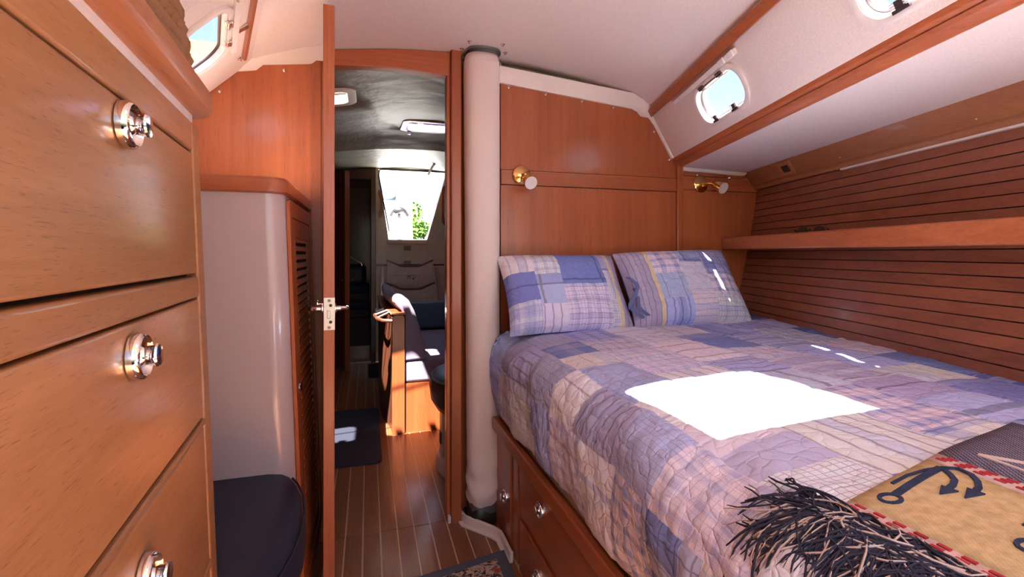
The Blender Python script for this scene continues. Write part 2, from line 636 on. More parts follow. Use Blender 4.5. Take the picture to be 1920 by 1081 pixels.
def portlight(name, fmap, off, cy, cs, w, h, label, open_tab=False, up=1):
    """opening portlight: moulded frame, gasket, pane, two hinges above, two latches below"""
    c = fmap(cy, cs)
    t = thing(name, label, 'window', c, kind='structure')
    inn = -off

    def ring(w0, h0, r0, w1, h1, r1, d0, d1, nm, mat):
        a = [fmap(*p) for p in portlight_outline(w0, h0, r0, cy, cs)]
        b = [fmap(*p) for p in portlight_outline(w1, h1, r1, cy, cs)]
        am = [fmap(*p) for p in portlight_outline((w0 + w1) / 2, (h0 + h1) / 2, (r0 + r1) / 2, cy, cs)]
        nn = len(a)
        rings = [[p + inn * d0 for p in a], [p + inn * d1 for p in a], [p + inn * (d1 + 0.003) for p in am], [p + inn * d1 for p in b], [p + inn * d0 for p in b]]
        mb = MB()
        vs = [p for r in rings for p in r]
        fs = []
        for i in range(5):
            for j in range(nn):
                k = (j + 1) % nn
                fs.append((i * nn + j, i * nn + k, ((i + 1) % 5) * nn + k, ((i + 1) % 5) * nn + j))
        mb.add(vs, fs)
        return mb.build(nm, mat, t, smooth=True, angle=50)
    ring(w + 0.04, h + 0.036, 0.07, w + 0.004, h + 0.004, 0.055, -0.002, 0.008, 'frame', 'white_plastic')
    ring(w + 0.006, h + 0.006, 0.056, w - 0.004, h - 0.004, 0.052, -0.020, 0.002, 'reveal', 'white_plastic')
    ring(w - 0.002, h - 0.002, 0.054, w - 0.012, h - 0.012, 0.05, -0.019, -0.014, 'gasket', 'gasket')
    pane = [fmap(*p) + off * 0.016 for p in portlight_outline(w - 0.008, h - 0.008, 0.05, cy, cs)]
    MB().loft([pane, [p + off * 0.004 for p in pane]]).build('pane', 'glass', t)
    e_y = (fmap(cy + 0.01, cs) - fmap(cy - 0.01, cs)).normalized()
    e_s = (fmap(cy, cs + 0.01) - fmap(cy, cs - 0.01)).normalized()
    for dy in (-0.065, 0.065):
        p = fmap(cy + dy, cs - h / 2 - 0.005)
        hm = MB().obox(p + inn * 0.010, e_y * 0.017, e_s * 0.007, inn * 0.005)
        hm.obox(p + e_s * 0.003 + inn * 0.006, e_y * 0.012, e_s * 0.006, inn * 0.004)
        hm.tube([p - e_y * 0.016 - e_s * 0.004 + inn * 0.014, p + e_y * 0.016 - e_s * 0.004 + inn * 0.014], 0.004, 8)
        hm.build('hinge', 'gasket' if not open_tab else 'steel', t, bevel=0.001)
        q = fmap(cy + dy, cs + h / 2 - 0.004)
        lm = MB().obox(q + inn * 0.010 + e_s * 0.006, e_y * 0.020, e_s * 0.004, inn * 0.006)
        lm.obox(q + inn * 0.012 - e_s * 0.004, e_y * 0.010, e_s * 0.009, inn * 0.003)
        lo = lm.build('latch', 'gasket', t, bevel=0.001)
        wm = MB()
        for k in range(3):
            wm.obox(q + inn * 0.013 + e_y * 0.015 - e_s * (0.001 + 0.005 * k), e_y * 0.005, e_s * 0.0014, inn * 0.003)
            wm.obox(q + inn * 0.013 - e_y * 0.015 - e_s * (0.001 + 0.005 * k), e_y * 0.005, e_s * 0.0014, inn * 0.003)
        wm.build('spring_clip', 'white_plastic', lo)
    bar = MB().tube([fmap(cy - 0.065, cs - h / 2 - 0.004) + inn * 0.009, fmap(cy + 0.065, cs - h / 2 - 0.004) + inn * 0.009], 0.0035, 6)
    bar.build('hinge_bar', 'gasket' if not open_tab else 'white_plastic', t)
    return t


portlight('window_1', map_r, OFF_R, 1.365, 0.128, 0.295, 0.118, 'rounded white portlight near the bulkhead above the right reading lamp')
portlight('window_2', map_r, OFF_R, 0.605, 0.132, 0.295, 0.118, 'rounded white portlight cut by the top right edge above the wooden ledge')
portlight('window_3', map_l, OFF_L, 1.475, 0.205, 0.32, 0.14, 'rounded white portlight on the left behind the woven basket', open_tab=True)


# wooden strips along the roof corners
def strip(A, fmap, off, y0, y1, s0, s1, d, name, mat, parent=None, bevel=0.003):
    ys = [y for y in (y0, 0.3, y1) if y0 <= y <= y1]
    rings = []
    for y in ys:
        a, b = fmap(y, s0), fmap(y, s1)
        rings.append([a, b, b - off * d, a - off * d])
    return MB().loft(rings).build(name, mat, parent, bevel=bevel)


t2 = strip(A_R, map_r, OFF_R, 0.3, 1.905, -0.014, 0.020, 0.016, 'trim_2', 'cherry_y')
tag(t2, 'long cherry batten along the roof corner above the right portlights', 'batten', kind='structure')
t3 = strip(A_L, map_l, OFF_L, 1.2, 1.80, 0.048, 0.059, 0.016, 'trim_3', 'cherry_y')
tag(t3, 'short cherry batten beside the left portlight', 'batten', kind='structure')


def track(fmap, off, y0, y1, s, label):
    t = thing('curtain_track', label, 'curtain track', fmap((y0 + y1) / 2, s))
    rings = []
    for y in (y0, (y0 + y1) / 2, y1):
        a, b = fmap(y, s - 0.009), fmap(y, s + 0.009)
        rings.append([a, b, b - off * 0.010, a - off * 0.014])
    MB().loft(rings).build('channel', 'white_plastic', t, bevel=0.002)
    for y in (y0 + 0.02, y0 + 0.075):
        a = fmap(y, s) - off * 0.014
        e = (fmap(y + 0.01, s) - fmap(y - 0.01, s)).normalized()
        e2 = (fmap(y, s + 0.01) - fmap(y, s - 0.01)).normalized()
        MB().obox(a, e * 0.016, e2 * 0.010, off * 0.004).build('slider', 'white_plastic', t, bevel=0.002)
    return t


track(map_r, OFF_R, 1.18, 1.66, 0.040, 'white curtain track above the portlight near the bulkhead')
track(map_l, OFF_L, 1.21, 1.66, 0.106, 'cream curtain track beside the left portlight')

# ledge fascia, side-deck underside, shelf-top beam, planked hull
t4 = sweep([(1.361, 1.532), (1.373, 1.541), (1.40, 1.541), (1.43, 1.50), (1.43, 1.483), (1.406, 1.483), (1.3795, 1.4975), (1.376, 1.503), (1.363, 1.511)], HY, hr).build('trim_4', 'cherry_y', bevel=0.0015)
tag(t4, 'thick moulded cherry ledge board below the right portlights', 'ledge', kind='structure')
sweep([(1.3725, 1.5040), (1.3790, 1.4985), (1.3770, 1.4945), (1.3700, 1.5010)], HY, hr).build('bead', 'cherry_y', t4)
cs_ = sweep([(1.405, 1.4825), (1.79, 1.474), (1.79, 1.50), (1.405, 1.51)], HY, hr).build('ceiling_side_deck', 'liner')
tag(cs_, kind='structure')
edge = MB().loft([[(1.41, y, 1.4822), (1.41, y, 1.466), (1.75, y, 1.456), (1.77, y, 1.474)] for y in (1.905, YB - 0.0005)])
edge.build('liner_edge', 'liner_smooth', cs_, bevel=0.004)
t5 = sweep([(1.762, 1.479), (1.80, 1.479), (1.862, 1.394), (1.832, 1.394), (1.830, 1.402), (1.822, 1.412), (1.815, 1.4135)], HY, hr).build('trim_5', 'oak_y', bevel=0.001)
tag(t5, 'sloping wooden beam under the side deck above the planked hull', 'beam', kind='structure')
white_lip = sweep([(1.829, 1.3935), (1.855, 1.3935), (1.850, 1.388), (1.829, 1.388)], [0.3, 1.35], hr).build('lip', 'liner_smooth', t5)

HULL_T, HULL_B = (1.846, 1.392), (1.60, 0.42)


def hullx(z):
    """hull lining at the bulkhead: gentle curve"""
    f = max(0.0, (1.392 - z) / (1.392 - 0.42))
    return 1.846 - 0.246 * f ** 1.25


wall_h = MB()
rings = []
zs = [0.30, 0.6, 0.8, 1.0, 1.2, 1.45]
for y in HY:
    rings.append([(hullx(z) + 0.016 + hr(y), y, z) for z in zs] + [(hullx(z) + 0.05 + hr(y), y, z) for z in reversed(zs)])
wall_h.loft(rings)
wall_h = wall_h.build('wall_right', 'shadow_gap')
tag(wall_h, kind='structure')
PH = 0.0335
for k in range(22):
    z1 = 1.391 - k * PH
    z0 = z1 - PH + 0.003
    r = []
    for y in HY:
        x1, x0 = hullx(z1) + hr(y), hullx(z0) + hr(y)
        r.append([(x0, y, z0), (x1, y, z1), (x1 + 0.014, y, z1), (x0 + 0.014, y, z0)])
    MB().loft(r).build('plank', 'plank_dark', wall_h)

# snap studs on the headliner edges and round the mast
stud_mesh = None


def stud(p, ax, parent, r=0.006):
    mb = MB().lathe([(r, 0), (r, 0.001), (r * 0.72, 0.002), (r * 0.5, 0.0035), (r * 0.5, 0.007), (r * 0.25, 0.0085)], p, ax, 10)
    return mb.build('snap_stud', 'chrome', parent, smooth=True)


for x, z in ((0.565, 1.777), (0.73, 1.763), (0.90, 1.749), (1.055, 1.735), (1.262, 1.640), (1.345, 1.515), (1.50, 1.453), (1.68, 1.447)):
    stud((x, YB - 0.0005, z), (0, -1, 0), wall_b)
for x, z in ((-0.505, 1.655), (-0.295, 1.752), (-0.70, 1.45)):
    stud((x, YB - 0.0005, z), (0, -1, 0), wall_l)
for x, y in ((0.372, 1.80), (0.50, 1.79), (0.53, 1.86), (0.355, 1.875)):
    stud((x, y, 1.889), (0, 0, -1), ceil, 0.009)
for y in (1.78, 1.32, 0.84, 0.5):
    stud((1.806 + hr(y), y, 1.430), (-0.75, 0.2, -0.62), t5, 0.0055)
p = map_l(1.79, 0.068)
stud(p - OFF_L * 0.001, -OFF_L, wall_lu, 0.008)
p = map_l(1.53, 0.074)
MB().obox(p - OFF_L * 0.004, (0, 0.009, 0), (0.016, 0, 0.012), OFF_L * 0.003).build('bracket', 'steel', t3)

# ------------------------------------------------------------------ the open cabin door
door = thing('door_1', 'cabin door swung open edge-on to the view with a lock plate', 'door', (-0.14, 1.915, 0), kind='structure')
dv = Vector((0.0320, -0.4340, 0)).normalized()
dn = Vector((-dv.y, dv.x, 0)) * -1     # to the right (starboard)
dn = Vector((0.434, 0.032, 0)).normalized()
D0 = Vector((-0.156, 1.915, 0))
DW = 0.436


def dpt(a, b, z):
    p = D0 + dv * a + dn * b
    return Vector((p.x, p.y, z))


def dbox(a0, a1, b0, b1, z0, z1):
    return MB().hexa([dpt(a, b, z) for z in (z0, z1) for a, b in ((a0, b0), (a1, b0), (a1, b1), (a0, b1))])


dbox(0, DW, 0, 0.0315, 0.02, 1.80).build('leaf', 'cherry_z', door, bevel=0.002)
lp = dbox(DW - 0.001, DW + 0.0015, 0.001, 0.0325, 0.858, 0.953).build('lock_plate', 'steel', door, bevel=0.001)
dbox(DW + 0.001, DW + 0.006, 0.011, 0.020, 0.893, 0.916).build('latch_bolt', 'steel', lp, bevel=0.001)
for z in (0.944, 0.866, 0.930, 0.882):
    MB().lathe([(0.0045, 0), (0.0045, 0.001), (0.003, 0.0018)], dpt(DW + 0.0015, 0.0165 + (0.004 if z in (0.93, 0.882) else 0), z), dv, 10).build('screw', 'black' if z in (0.93, 0.882) else 'plate_grey', lp)
for sg in (-1, 1):
    b0 = 0.0315 if sg > 0 else 0.0
    h = MB()
    h.lathe([(0.016, 0), (0.016, 0.004), (0.008, 0.007), (0.008, 0.018)], dpt(DW - 0.055, b0, 0.915), dn * sg, 14)
    h.tube([dpt(DW - 0.055, b0 + sg * 0.018, 0.915), dpt(DW - 0.050, b0 + sg * 0.030, 0.915), dpt(DW - 0.03, b0 + sg * 0.034, 0.914), dpt(DW + 0.035, b0 + sg * 0.034, 0.912)][:3] +
           [dpt(DW - 0.10, b0 + sg * 0.036, 0.912)] if False else
           [dpt(DW - 0.055, b0 + sg * 0.016, 0.915), dpt(DW - 0.058, b0 + sg * 0.030, 0.915), dpt(DW - 0.075, b0 + sg * 0.036, 0.914), dpt(DW - 0.15, b0 + sg * 0.034, 0.911)], 0.0065, 8)
    h.build('handle', 'chrome', door, smooth=True)
h = MB().tube([dpt(DW - 0.05, 0.0, 0.930), dpt(DW - 0.05, -0.016, 0.930), dpt(DW - 0.05, -0.016, 0.942)], 0.0025, 6)
h.build('privacy_turn', 'chrome', door, smooth=True)
for z in (0.25, 1.55):
    MB().tube([dpt(-0.002, 0.0, z), dpt(-0.002, 0.0, z + 0.07)], 0.006, 8).build('hinge', 'steel', door, smooth=True)

# ------------------------------------------------------------------ mast in its cover
mast = thing('mast', 'keel-stepped mast wrapped in a cream cloth cover beside the doorway', 'mast', (0.447, 1.885, 0))


def mast_ring(cx, cy, rx, ry, z, wob=0.0, seed=0, n=28, tilt=0.0, ph=0.0):
    out = []
    for j in range(n):
        a = 2 * math.pi * j / n
        ca, sa = math.cos(a), math.sin(a)
        ex = 0.8
        x = math.copysign(abs(ca) ** ex, ca) * rx
        y = math.copysign(abs(sa) ** ex, sa) * ry
        k = 1 + wob * noise.noise(Vector((ca * 1.5 + seed, sa * 1.5, z * 22 + tilt * ca * 9)))
        out.append((cx + x * k, cy + y * k, z + tilt * ca))
    return out


rings = []
for i in range(120):
    z = 0.06 + (1.868 - 0.06) * (i / 119) ** 1.5
    low = max(0, (0.30 - z) / 0.24)
    f = 1 - 0.10 * max(0, 1 - (1.868 - z) / 0.05) ** 2
    rx = (0.072 - 0.008 * (1 - z / 1.8) - 0.006 * low * low) * f
    cx = 0.441 + 0.004 * (1 - z)
    wob = 0.02 + 0.16 * low
    fold = 0.07 * min(1.0, low * 1.6) if low > 0 else 0.0
    ring = mast_ring(cx, 1.885, rx, 0.062 * f, z, wob * 0.5, 3, 32, tilt=0.012 * low)
    tuck = 1.0 - 0.35 * max(0.0, 1 - (z - 0.075) / 0.05) ** 2
    out = []
    for j, (x, y, zz) in enumerate(ring):
        a = 2 * math.pi * j / 32
        k = tuck * (1 + fold * math.sin(70 * z + 4.5 * math.cos(a + 1.9)) + 0.5 * fold)
        out.append((cx + (x - cx) * k, 1.885 + (y - 1.885) * k, zz))
    rings.append(out)
MB().loft(rings).build('cover', 'mast_cloth', mast, smooth=True, angle=80)
hem = [(x, y, 1.838) for x, y, z in mast_ring(0.443, 1.885, 0.0722, 0.0622, 1.838, 0.02, 3, 32)]
MB().tube(hem, 0.0016, 5, closed=True).build('hem_seam', 'mast_cloth', mast, smooth=True)
MB().loft([mast_ring(0.447, 1.888, 0.060, 0.05, z, 0) for z in (0.012, 1.888)]).build('pole', 'mast_metal', mast, smooth=True, angle=60)
MB().loft([mast_ring(0.443, 1.885, 0.071, 0.063, z, 0) for z in (1.882, 1.8885)]).build('collar', 'mast_metal', mast, smooth=True, angle=60)
MB().loft([mast_ring(0.444, 1.888, r_, r_ * 0.86, z_, 0.10, 5) for r_, z_ in ((0.064, 0.013), (0.066, 0.03), (0.060, 0.06), (0.050, 0.10))]).build('base_padding', 'black', mast, smooth=True, angle=80)

pan = thing('trim_6', 'white moulded sill around the foot of the mast', 'sill', (0.44, 1.83, 0), kind='structure')
sill = [(0.345, 1.925), (0.356, 1.872), (0.382, 1.842), (0.446, 1.765), (0.462, 1.735), (0.464, 1.60)]


def sill_loft(w0, w1, z0, z1):
    rings = []
    for i, p in enumerate(sill):
        p = Vector(p)
        a, b = Vector(sill[max(i - 1, 0)]), Vector(sill[min(i + 1, len(sill) - 1)])
        t = (b - a).normalized()
        nn = Vector((-t.y, t.x))
        if nn.x < 0:
            nn = -nn
        p0, p1 = p + nn * w0, p + nn * w1
        rings.append([(p0.x, p0.y, z0), (p1.x, p1.y, z0), (p1.x, p1.y, z1), (p0.x, p0.y, z1)])
    return MB().loft(rings)


sill_loft(-0.004, 0.012, 0.002, 0.010).build('flange', 'liner_smooth', pan, bevel=0.002)
sill_loft(0.010, 0.022, 0.002, 0.042).build('upstand', 'liner_smooth', pan, bevel=0.004)
MB().box(0.385, 0.485, 1.875, 1.995, 0.002, 0.012).build('mast_step', 'black', pan)
mp = MB().box(0.305, 0.318, 1.905, 1.935, 0.002, 0.03).build('corner_block', 'white_plastic', pan, bevel=0.003)

# ------------------------------------------------------------------ patchwork fabric
PALETTE = {
    'white': ((0.79, 0.78, 0.90), 3.4), 'cream': ((0.78, 0.73, 0.80), 2.0), 'pale': ((0.47, 0.53, 0.85), 2.8),
    'mid': ((0.22, 0.275, 0.62), 1.3), 'lilac': ((0.44, 0.44, 0.68), 1.2), 'denim': ((0.12, 0.16, 0.42), 0.4)}
LINES = [(0.10, 0.055, 0.10), (0.06, 0.065, 0.20), (0.05, 0.05, 0.13), (0.16, 0.10, 0.12), (0.22, 0.25, 0.52), (0.30, 0.32, 0.60)]


def fabric_mat(name):
    m, nt, b = new_mat(name)
    uv = N(nt, 'ShaderNodeUVMap')
    uv.uv_map = 'fabric'
    nz = N(nt, 'ShaderNodeTexNoise')
    nz.inputs['Scale'].default_value = 26
    L(nt, uv.outputs[0], nz.inputs['Vector'])
    wob = N(nt, 'ShaderNodeVectorMath', operation='SCALE')
    wob.inputs['Scale'].default_value = 0.007
    L(nt, nz.outputs['Color'], wob.inputs[0])
    ad = N(nt, 'ShaderNodeVectorMath', operation='ADD')
    L(nt, uv.outputs[0], ad.inputs[0])
    L(nt, wob.outputs[0], ad.inputs[1])
    sp = N(nt, 'ShaderNodeSeparateXYZ')
    L(nt, ad.outputs[0], sp.inputs[0])

    def attr(n_):
        a = N(nt, 'ShaderNodeAttribute')
        a.attribute_name = n_
        return a
    pc, sc1, sc2, pp = attr('pcol'), attr('scol'), attr('bcol'), attr('ppar')
    ps = N(nt, 'ShaderNodeSeparateColor')
    L(nt, pp.outputs['Color'], ps.inputs[0])
    fu = math_n(nt, 'MULTIPLY', ps.outputs[0], 100.0)
    fv = math_n(nt, 'MULTIPLY', ps.outputs[1], 100.0)
    lim = math_n(nt, 'SUBTRACT', 1.0, ps.outputs[2])

    def stripes(c, f, ph, limit):
        return math_n(nt, 'GREATER_THAN', math_n(nt, 'FRACT', math_n(nt, 'ADD', math_n(nt, 'MULTIPLY', c, f), ph)), limit)
    m1 = math_n(nt, 'MAXIMUM', stripes(sp.outputs[0], fu, 0.0, lim), stripes(sp.outputs[1], fv, 0.0, lim))
    b1 = math_n(nt, 'MULTIPLY', math_n(nt, 'ADD', stripes(sp.outputs[0], math_n(nt, 'MULTIPLY', fu, 0.29), 0.1, 0.66), stripes(sp.outputs[1], math_n(nt, 'MULTIPLY', fv, 0.29), 0.1, 0.66)), 0.42)
    c = mixc(nt, b1, pc.outputs['Color'], sc2.outputs['Color'])
    c = mixc(nt, math_n(nt, 'MULTIPLY', m1, 0.48), c, sc1.outputs['Color'])
    wv = N(nt, 'ShaderNodeTexNoise')
    wv.inputs['Scale'].default_value = 420
    L(nt, uv.outputs[0], wv.inputs['Vector'])
    c = mixc(nt, 1.0, c, ramp(nt, wv.outputs[0], [(0.3, (0.93, 0.93, 0.93)), (0.7, (1.08, 1.08, 1.08))]), 'MULTIPLY')
    L(nt, c, b.inputs['Base Color'])
    b.inputs['Roughness'].default_value = 0.95
    b.inputs['Specular IOR Level'].default_value = 0.15
    vo = N(nt, 'ShaderNodeTexVoronoi', feature='DISTANCE_TO_EDGE')
    vo.inputs['Scale'].default_value = 30
    n3 = N(nt, 'ShaderNodeTexNoise')
    n3.inputs['Scale'].default_value = 14
    n3.inputs['Detail'].default_value = 3
    L(nt, uv.outputs[0], n3.inputs['Vector'])
    w2 = N(nt, 'ShaderNodeVectorMath', operation='SCALE')
    w2.inputs['Scale'].default_value = 0.06
    L(nt, n3.outputs['Color'], w2.inputs[0])
    a2 = N(nt, 'ShaderNodeVectorMath', operation='ADD')
    L(nt, uv.outputs[0], a2.inputs[0])
    L(nt, w2.outputs[0], a2.inputs[1])
    L(nt, a2.outputs[0], vo.inputs['Vector'])
    hgt = ramp(nt, vo.outputs['Distance'], [(0.0, (0, 0, 0)), (0.07, (0.55, 0.55, 0.55)), (0.3, (1, 1, 1))])
    n4 = N(nt, 'ShaderNodeTexNoise')
    n4.inputs['Scale'].default_value = 60
    n4.inputs['Detail'].default_value = 3
    L(nt, uv.outputs[0], n4.inputs['Vector'])
    hh = math_n(nt, 'ADD', hgt, math_n(nt, 'MULTIPLY', n4.outputs[0], 0.7))
    bp = N(nt, 'ShaderNodeBump')
    bp.inputs['Strength'].default_value = 0.42
    bp.inputs['Distance'].default_value = 0.006
    L(nt, hh, bp.inputs['Height'])
    L(nt, bp.outputs[0], b.inputs['Normal'])
    return m


M['patchwork'] = fabric_mat('blue patchwork plaid')


def rand_patch(rng):
    names = list(PALETTE)
    base = rng.choices(names, [PALETTE[k][1] for k in names])[0]
    col = tuple(c * rng.uniform(0.92, 1.06) for c in PALETTE[base][0])
    st = rng.random()
    w = rng.choice((0.07, 0.10, 0.14))
    if st < 0.42:                            # plain cloth with a few wide-set lines and bands
        fu, fv = rng.choice(((0, 8), (8, 0), (7, 11), (13, 0), (0, 13), (5, 5)))
        w = rng.choice((0.04, 0.07, 0.11))
    elif st < 0.72:                          # fine check
        fu = rng.choice((55, 75, 95))
        fv = rng.choice((55, 75, 95))
    elif st < 0.86:                          # window-pane check
        fu, fv = rng.choice(((28, 36), (36, 28), (24, 24)))
        w = 0.07
    else:                                    # ticking stripe
        fu, fv = rng.choice(((45, 0), (0, 45), (30, 0), (0, 30)))
        w = 0.16
    line = rng.choice(LINES if base != 'denim' else [(0.5, 0.48, 0.62), (0.3, 0.33, 0.6)])
    band = PALETTE[rng.choice(('pale', 'mid', 'white', 'lilac'))][0]
    return dict(p=col, s=line, b=band, f=(fu / 100.0, fv / 100.0, w))


def layout(nu, nv, lo, hi, seed):
    """guillotine patches on an nu x nv grid"""
    rng = random.Random(seed)
    ids = [[0] * nv for _ in range(nu)]
    out = []

    def cut(u0, u1, v0, v1):
        w, h = u1 - u0, v1 - v0
        if w > hi or (w > 2 * lo and w > h and rng.random() < 0.75):
            if w >= 2 * lo:
                k = rng.randint(u0 + lo, u1 - lo)
                cut(u0, k, v0, v1)
                cut(k, u1, v0, v1)
                return
        if h > hi or (h > 2 * lo and rng.random() < 0.6):
            if h >= 2 * lo:
                k = rng.randint(v0 + lo, v1 - lo)
                cut(u0, u1, v0, k)
                cut(u0, u1, k, v1)
                return
        pid = len(out)
        out.append(rand_patch(rng))
        for a in range(u0, u1):
            for b_ in range(v0, v1):
                ids[a][b_] = pid
    cut(0, nu, 0, nv)
    return ids, out


def fabric_object(name, fn, nu, nv, ids, pats, uvscale, parent=None, keep=None, solid=0.0, cell=1):
    """grid surface fn(i, j) with patch attributes; cell = grid cells per layout cell"""
    vs = [fn(i, j) for i in range(nu + 1) for j in range(nv + 1)]
    fs, fid, fuv = [], [], []
    for i in range(nu):
        for j in range(nv):
            q = [(i, j), (i + 1, j), (i + 1, j + 1), (i, j + 1)]
            f = [a * (nv + 1) + b_ for a, b_ in q]
            if keep and not keep(Vector(vs[f[0]])):
                continue
            fs.append(f)
            fid.append(ids[i // cell][j // cell])
            fuv.append([(a * uvscale[0], b_ * uvscale[1]) for a, b_ in q])
    me = bpy.data.meshes.new(name)
    me.from_pydata([tuple(v) for v in vs], [], fs)
    me.uv_layers.new(name='fabric')
    at = ('pcol', 'scol', 'bcol', 'ppar')
    for k in at:
        me.attributes.new(k, 'FLOAT_COLOR', 'CORNER')
    uvs, d = [], {k: [] for k in at}
    for pid, uvq in zip(fid, fuv):
        P = pats[pid]
        for q in uvq:
            uvs += q
            d['pcol'] += (*P['p'], 1)
            d['scol'] += (*P['s'], 1)
            d['bcol'] += (*P['b'], 1)
            d['ppar'] += (*P['f'], 1)
    me.uv_layers['fabric'].data.foreach_set('uv', uvs)
    for k in at:
        me.attributes[k].data.foreach_set('color', d[k])
    o = finish(me, name, 'patchwork', parent, smooth=True, angle=180, solid=solid)
    bm = bmesh.new()
    bm.from_mesh(me)
    bmesh.ops.delete(bm, geom=[v for v in bm.verts if not v.link_faces], context='VERTS')
    bm.to_mesh(me)
    bm.free()
    return o


# ------------------------------------------------------------------ berth
berth = thing('berth_base', 'cherry berth base with drawers below the patchwork bed', 'berth', (0.8, 1.0, 0))
BX = 0.495
MB().box(BX + 0.012, 1.12, -0.45, 1.815, 0.045, 0.415).build('carcass', 'shadow_gap', berth)
MB().box(BX + 0.03, 1.12, -0.45, 1.858, 0.0, 0.045).build('plinth', 'gelcoat', berth)
MB().box(BX + 0.004, BX + 0.02, 1.548, 1.646, 0.012, 0.405).build('stile', 'cherry_z', berth, bevel=0.002)
MB().box(BX, BX + 0.02, 0.66, 0.74, 0.012, 0.415).build('stile', 'cherry_z', berth, bevel=0.002)
MB().box(BX, BX + 0.02, -0.45, 1.855, 0.386, 0.418).build('top_rail', 'cherry_y', berth, bevel=0.002)
MB().box(BX, BX + 0.02, 0.74, 1.548, 0.192, 0.206).build('mid_rail', 'cherry_y', berth, bevel=0.002)
bdoor = MB().box(BX - 0.006, BX + 0.014, 1.652, 1.850, 0.014, 0.380).build('door', 'cherry_z', berth, bevel=0.003)
MB().box(BX - 0.003, BX + 0.006, 1.570, 1.625, 0.014, 0.40).build('stile_moulding', 'cherry_z', berth, bevel=0.003)
MB().tube([(BX - 0.003, 1.856, 0.0), (BX - 0.003, 1.856, 0.41)], 0.0035, 8).build('piano_hinge', 'steel', bdoor, smooth=True)
dr1 = MB().box(BX - 0.008, BX + 0.014, 0.748, 1.538, 0.212, 0.380).build('drawer', 'cherry_y', berth, bevel=0.003)
dr2 = MB().box(BX - 0.008, BX + 0.014, 0.748, 1.538, 0.016, 0.186).build('drawer', 'cherry_y', berth, bevel=0.003)
dr3 = MB().box(BX - 0.005, BX + 0.014, -0.44, 0.655, 0.016, 0.382).build('drawer', 'cherry_y', berth, bevel=0.003)
# bunk board that keeps the mattress in
MB().box(0.458, 0.482, -0.45, 1.80, 0.405, 0.452).build('bunk_board', 'cherry_y', berth, bevel=0.005)
MB().box(0.478, 1.30, -0.45, 1.81, 0.415, 0.43).build('bunk_top', 'cherry_y', berth)


def flush_pull(p, ax, parent, r=0.026, button=True):
    """round chrome push-button pull: rim, dish, spool-shaped button"""
    p, ax = Vector(p), Vector(ax).normalized()
    rim = MB().lathe([(r, 0), (r * 1.0, 0.005), (r * 0.95, 0.0095), (r * 0.86, 0.011), (r * 0.82, 0.0095), (r * 0.74, 0.0025), (r * 0.3, 0.001), (0.0005, 0.001)], p, ax, 32)
    h = rim.build('handle', 'chrome', parent, smooth=True, angle=70)
    kb = MB().lathe([(r * 0.70, 0.0012), (r * 0.56, 0.004), (r * 0.40, 0.009), (r * 0.37, 0.013), (r * 0.44, 0.0175), (r * 0.50, 0.0195), (r * 0.46, 0.0215), (0.0005, 0.022)], p, ax, 28)
    kb.build('button', 'chrome', h, smooth=True, angle=50)
    return h


flush_pull((BX - 0.006, 1.705, 0.185), (-1, 0, 0), bdoor, 0.024)
flush_pull((BX - 0.008, 1.323, 0.330), (-1, 0, 0), dr1, 0.024)
flush_pull((BX - 0.008, 1.341, 0.118), (-1, 0, 0), dr2, 0.024)

mat_r = []
for y in (-0.45, 0.3, 1.0, 1.815):
    xr = hullx(0.6) + hr(y) - 0.03
    mat_r.append([(0.496, y, 0.432), (xr, y, 0.432), (xr + 0.03, y, 0.60), (xr + 0.03, y, 0.735), (0.60, y, 0.735), (0.520, y, 0.69), (0.498, y, 0.60)])
mattress = MB().loft(mat_r).build('mattress', 'tan', bevel=0.01)
tag(mattress, 'tan mattress edge showing under the quilt hem', 'mattress')

# quilt: cross-section runs from the hull over the top, round the shoulder, down to the hem
QC = 0.0115
NU, NV = 144, 198


def qsec(s):
    """s metres measured from the hem upwards -> (x, z)"""
    pts = QS
    for (s0, x0, z0), (s1, x1, z1) in zip(pts, pts[1:]):
        if s <= s1:
            f = (s - s0) / (s1 - s0)
            return x0 + (x1 - x0) * f, z0 + (z1 - z0) * f
    return pts[-1][1] + (s - pts[-1][0]), pts[-1][2]


raw = [(0.476, 0.478), (0.463, 0.53), (0.457, 0.59), (0.459, 0.645), (0.470, 0.695), (0.492, 0.730), (0.528, 0.755), (0.58, 0.772), (0.66, 0.782), (0.80, 0.790), (1.1, 0.797), (1.8, 0.803)]
QS, acc = [], 0.0
for i, (x, z) in enumerate(raw):
    if i:
        acc += math.dist(raw[i - 1], (x, z))
    QS.append((acc, x, z))
q_ids, q_p = layout(NU // 2, NV // 2, 6, 11, 47)


def q_edge(i, j):
    a, b_ = min(i // 2, NU // 2 - 1), min(j // 2, NV // 2 - 1)
    a0, b0 = max((i - 1) // 2, 0), max((j - 1) // 2, 0)
    return q_ids[a][b_] != q_ids[min(a0, a)][b_] or q_ids[a][b_] != q_ids[a][min(b0, b_)]


def qshift(x, y):
    """the quilt bulges outwards near the foot of the bed"""
    return 0.050 * max(0.0, min(1.0, (0.85 - y) / 0.45)) * max(0.0, min(1.0, 1 - (x - 0.45) / 0.25))


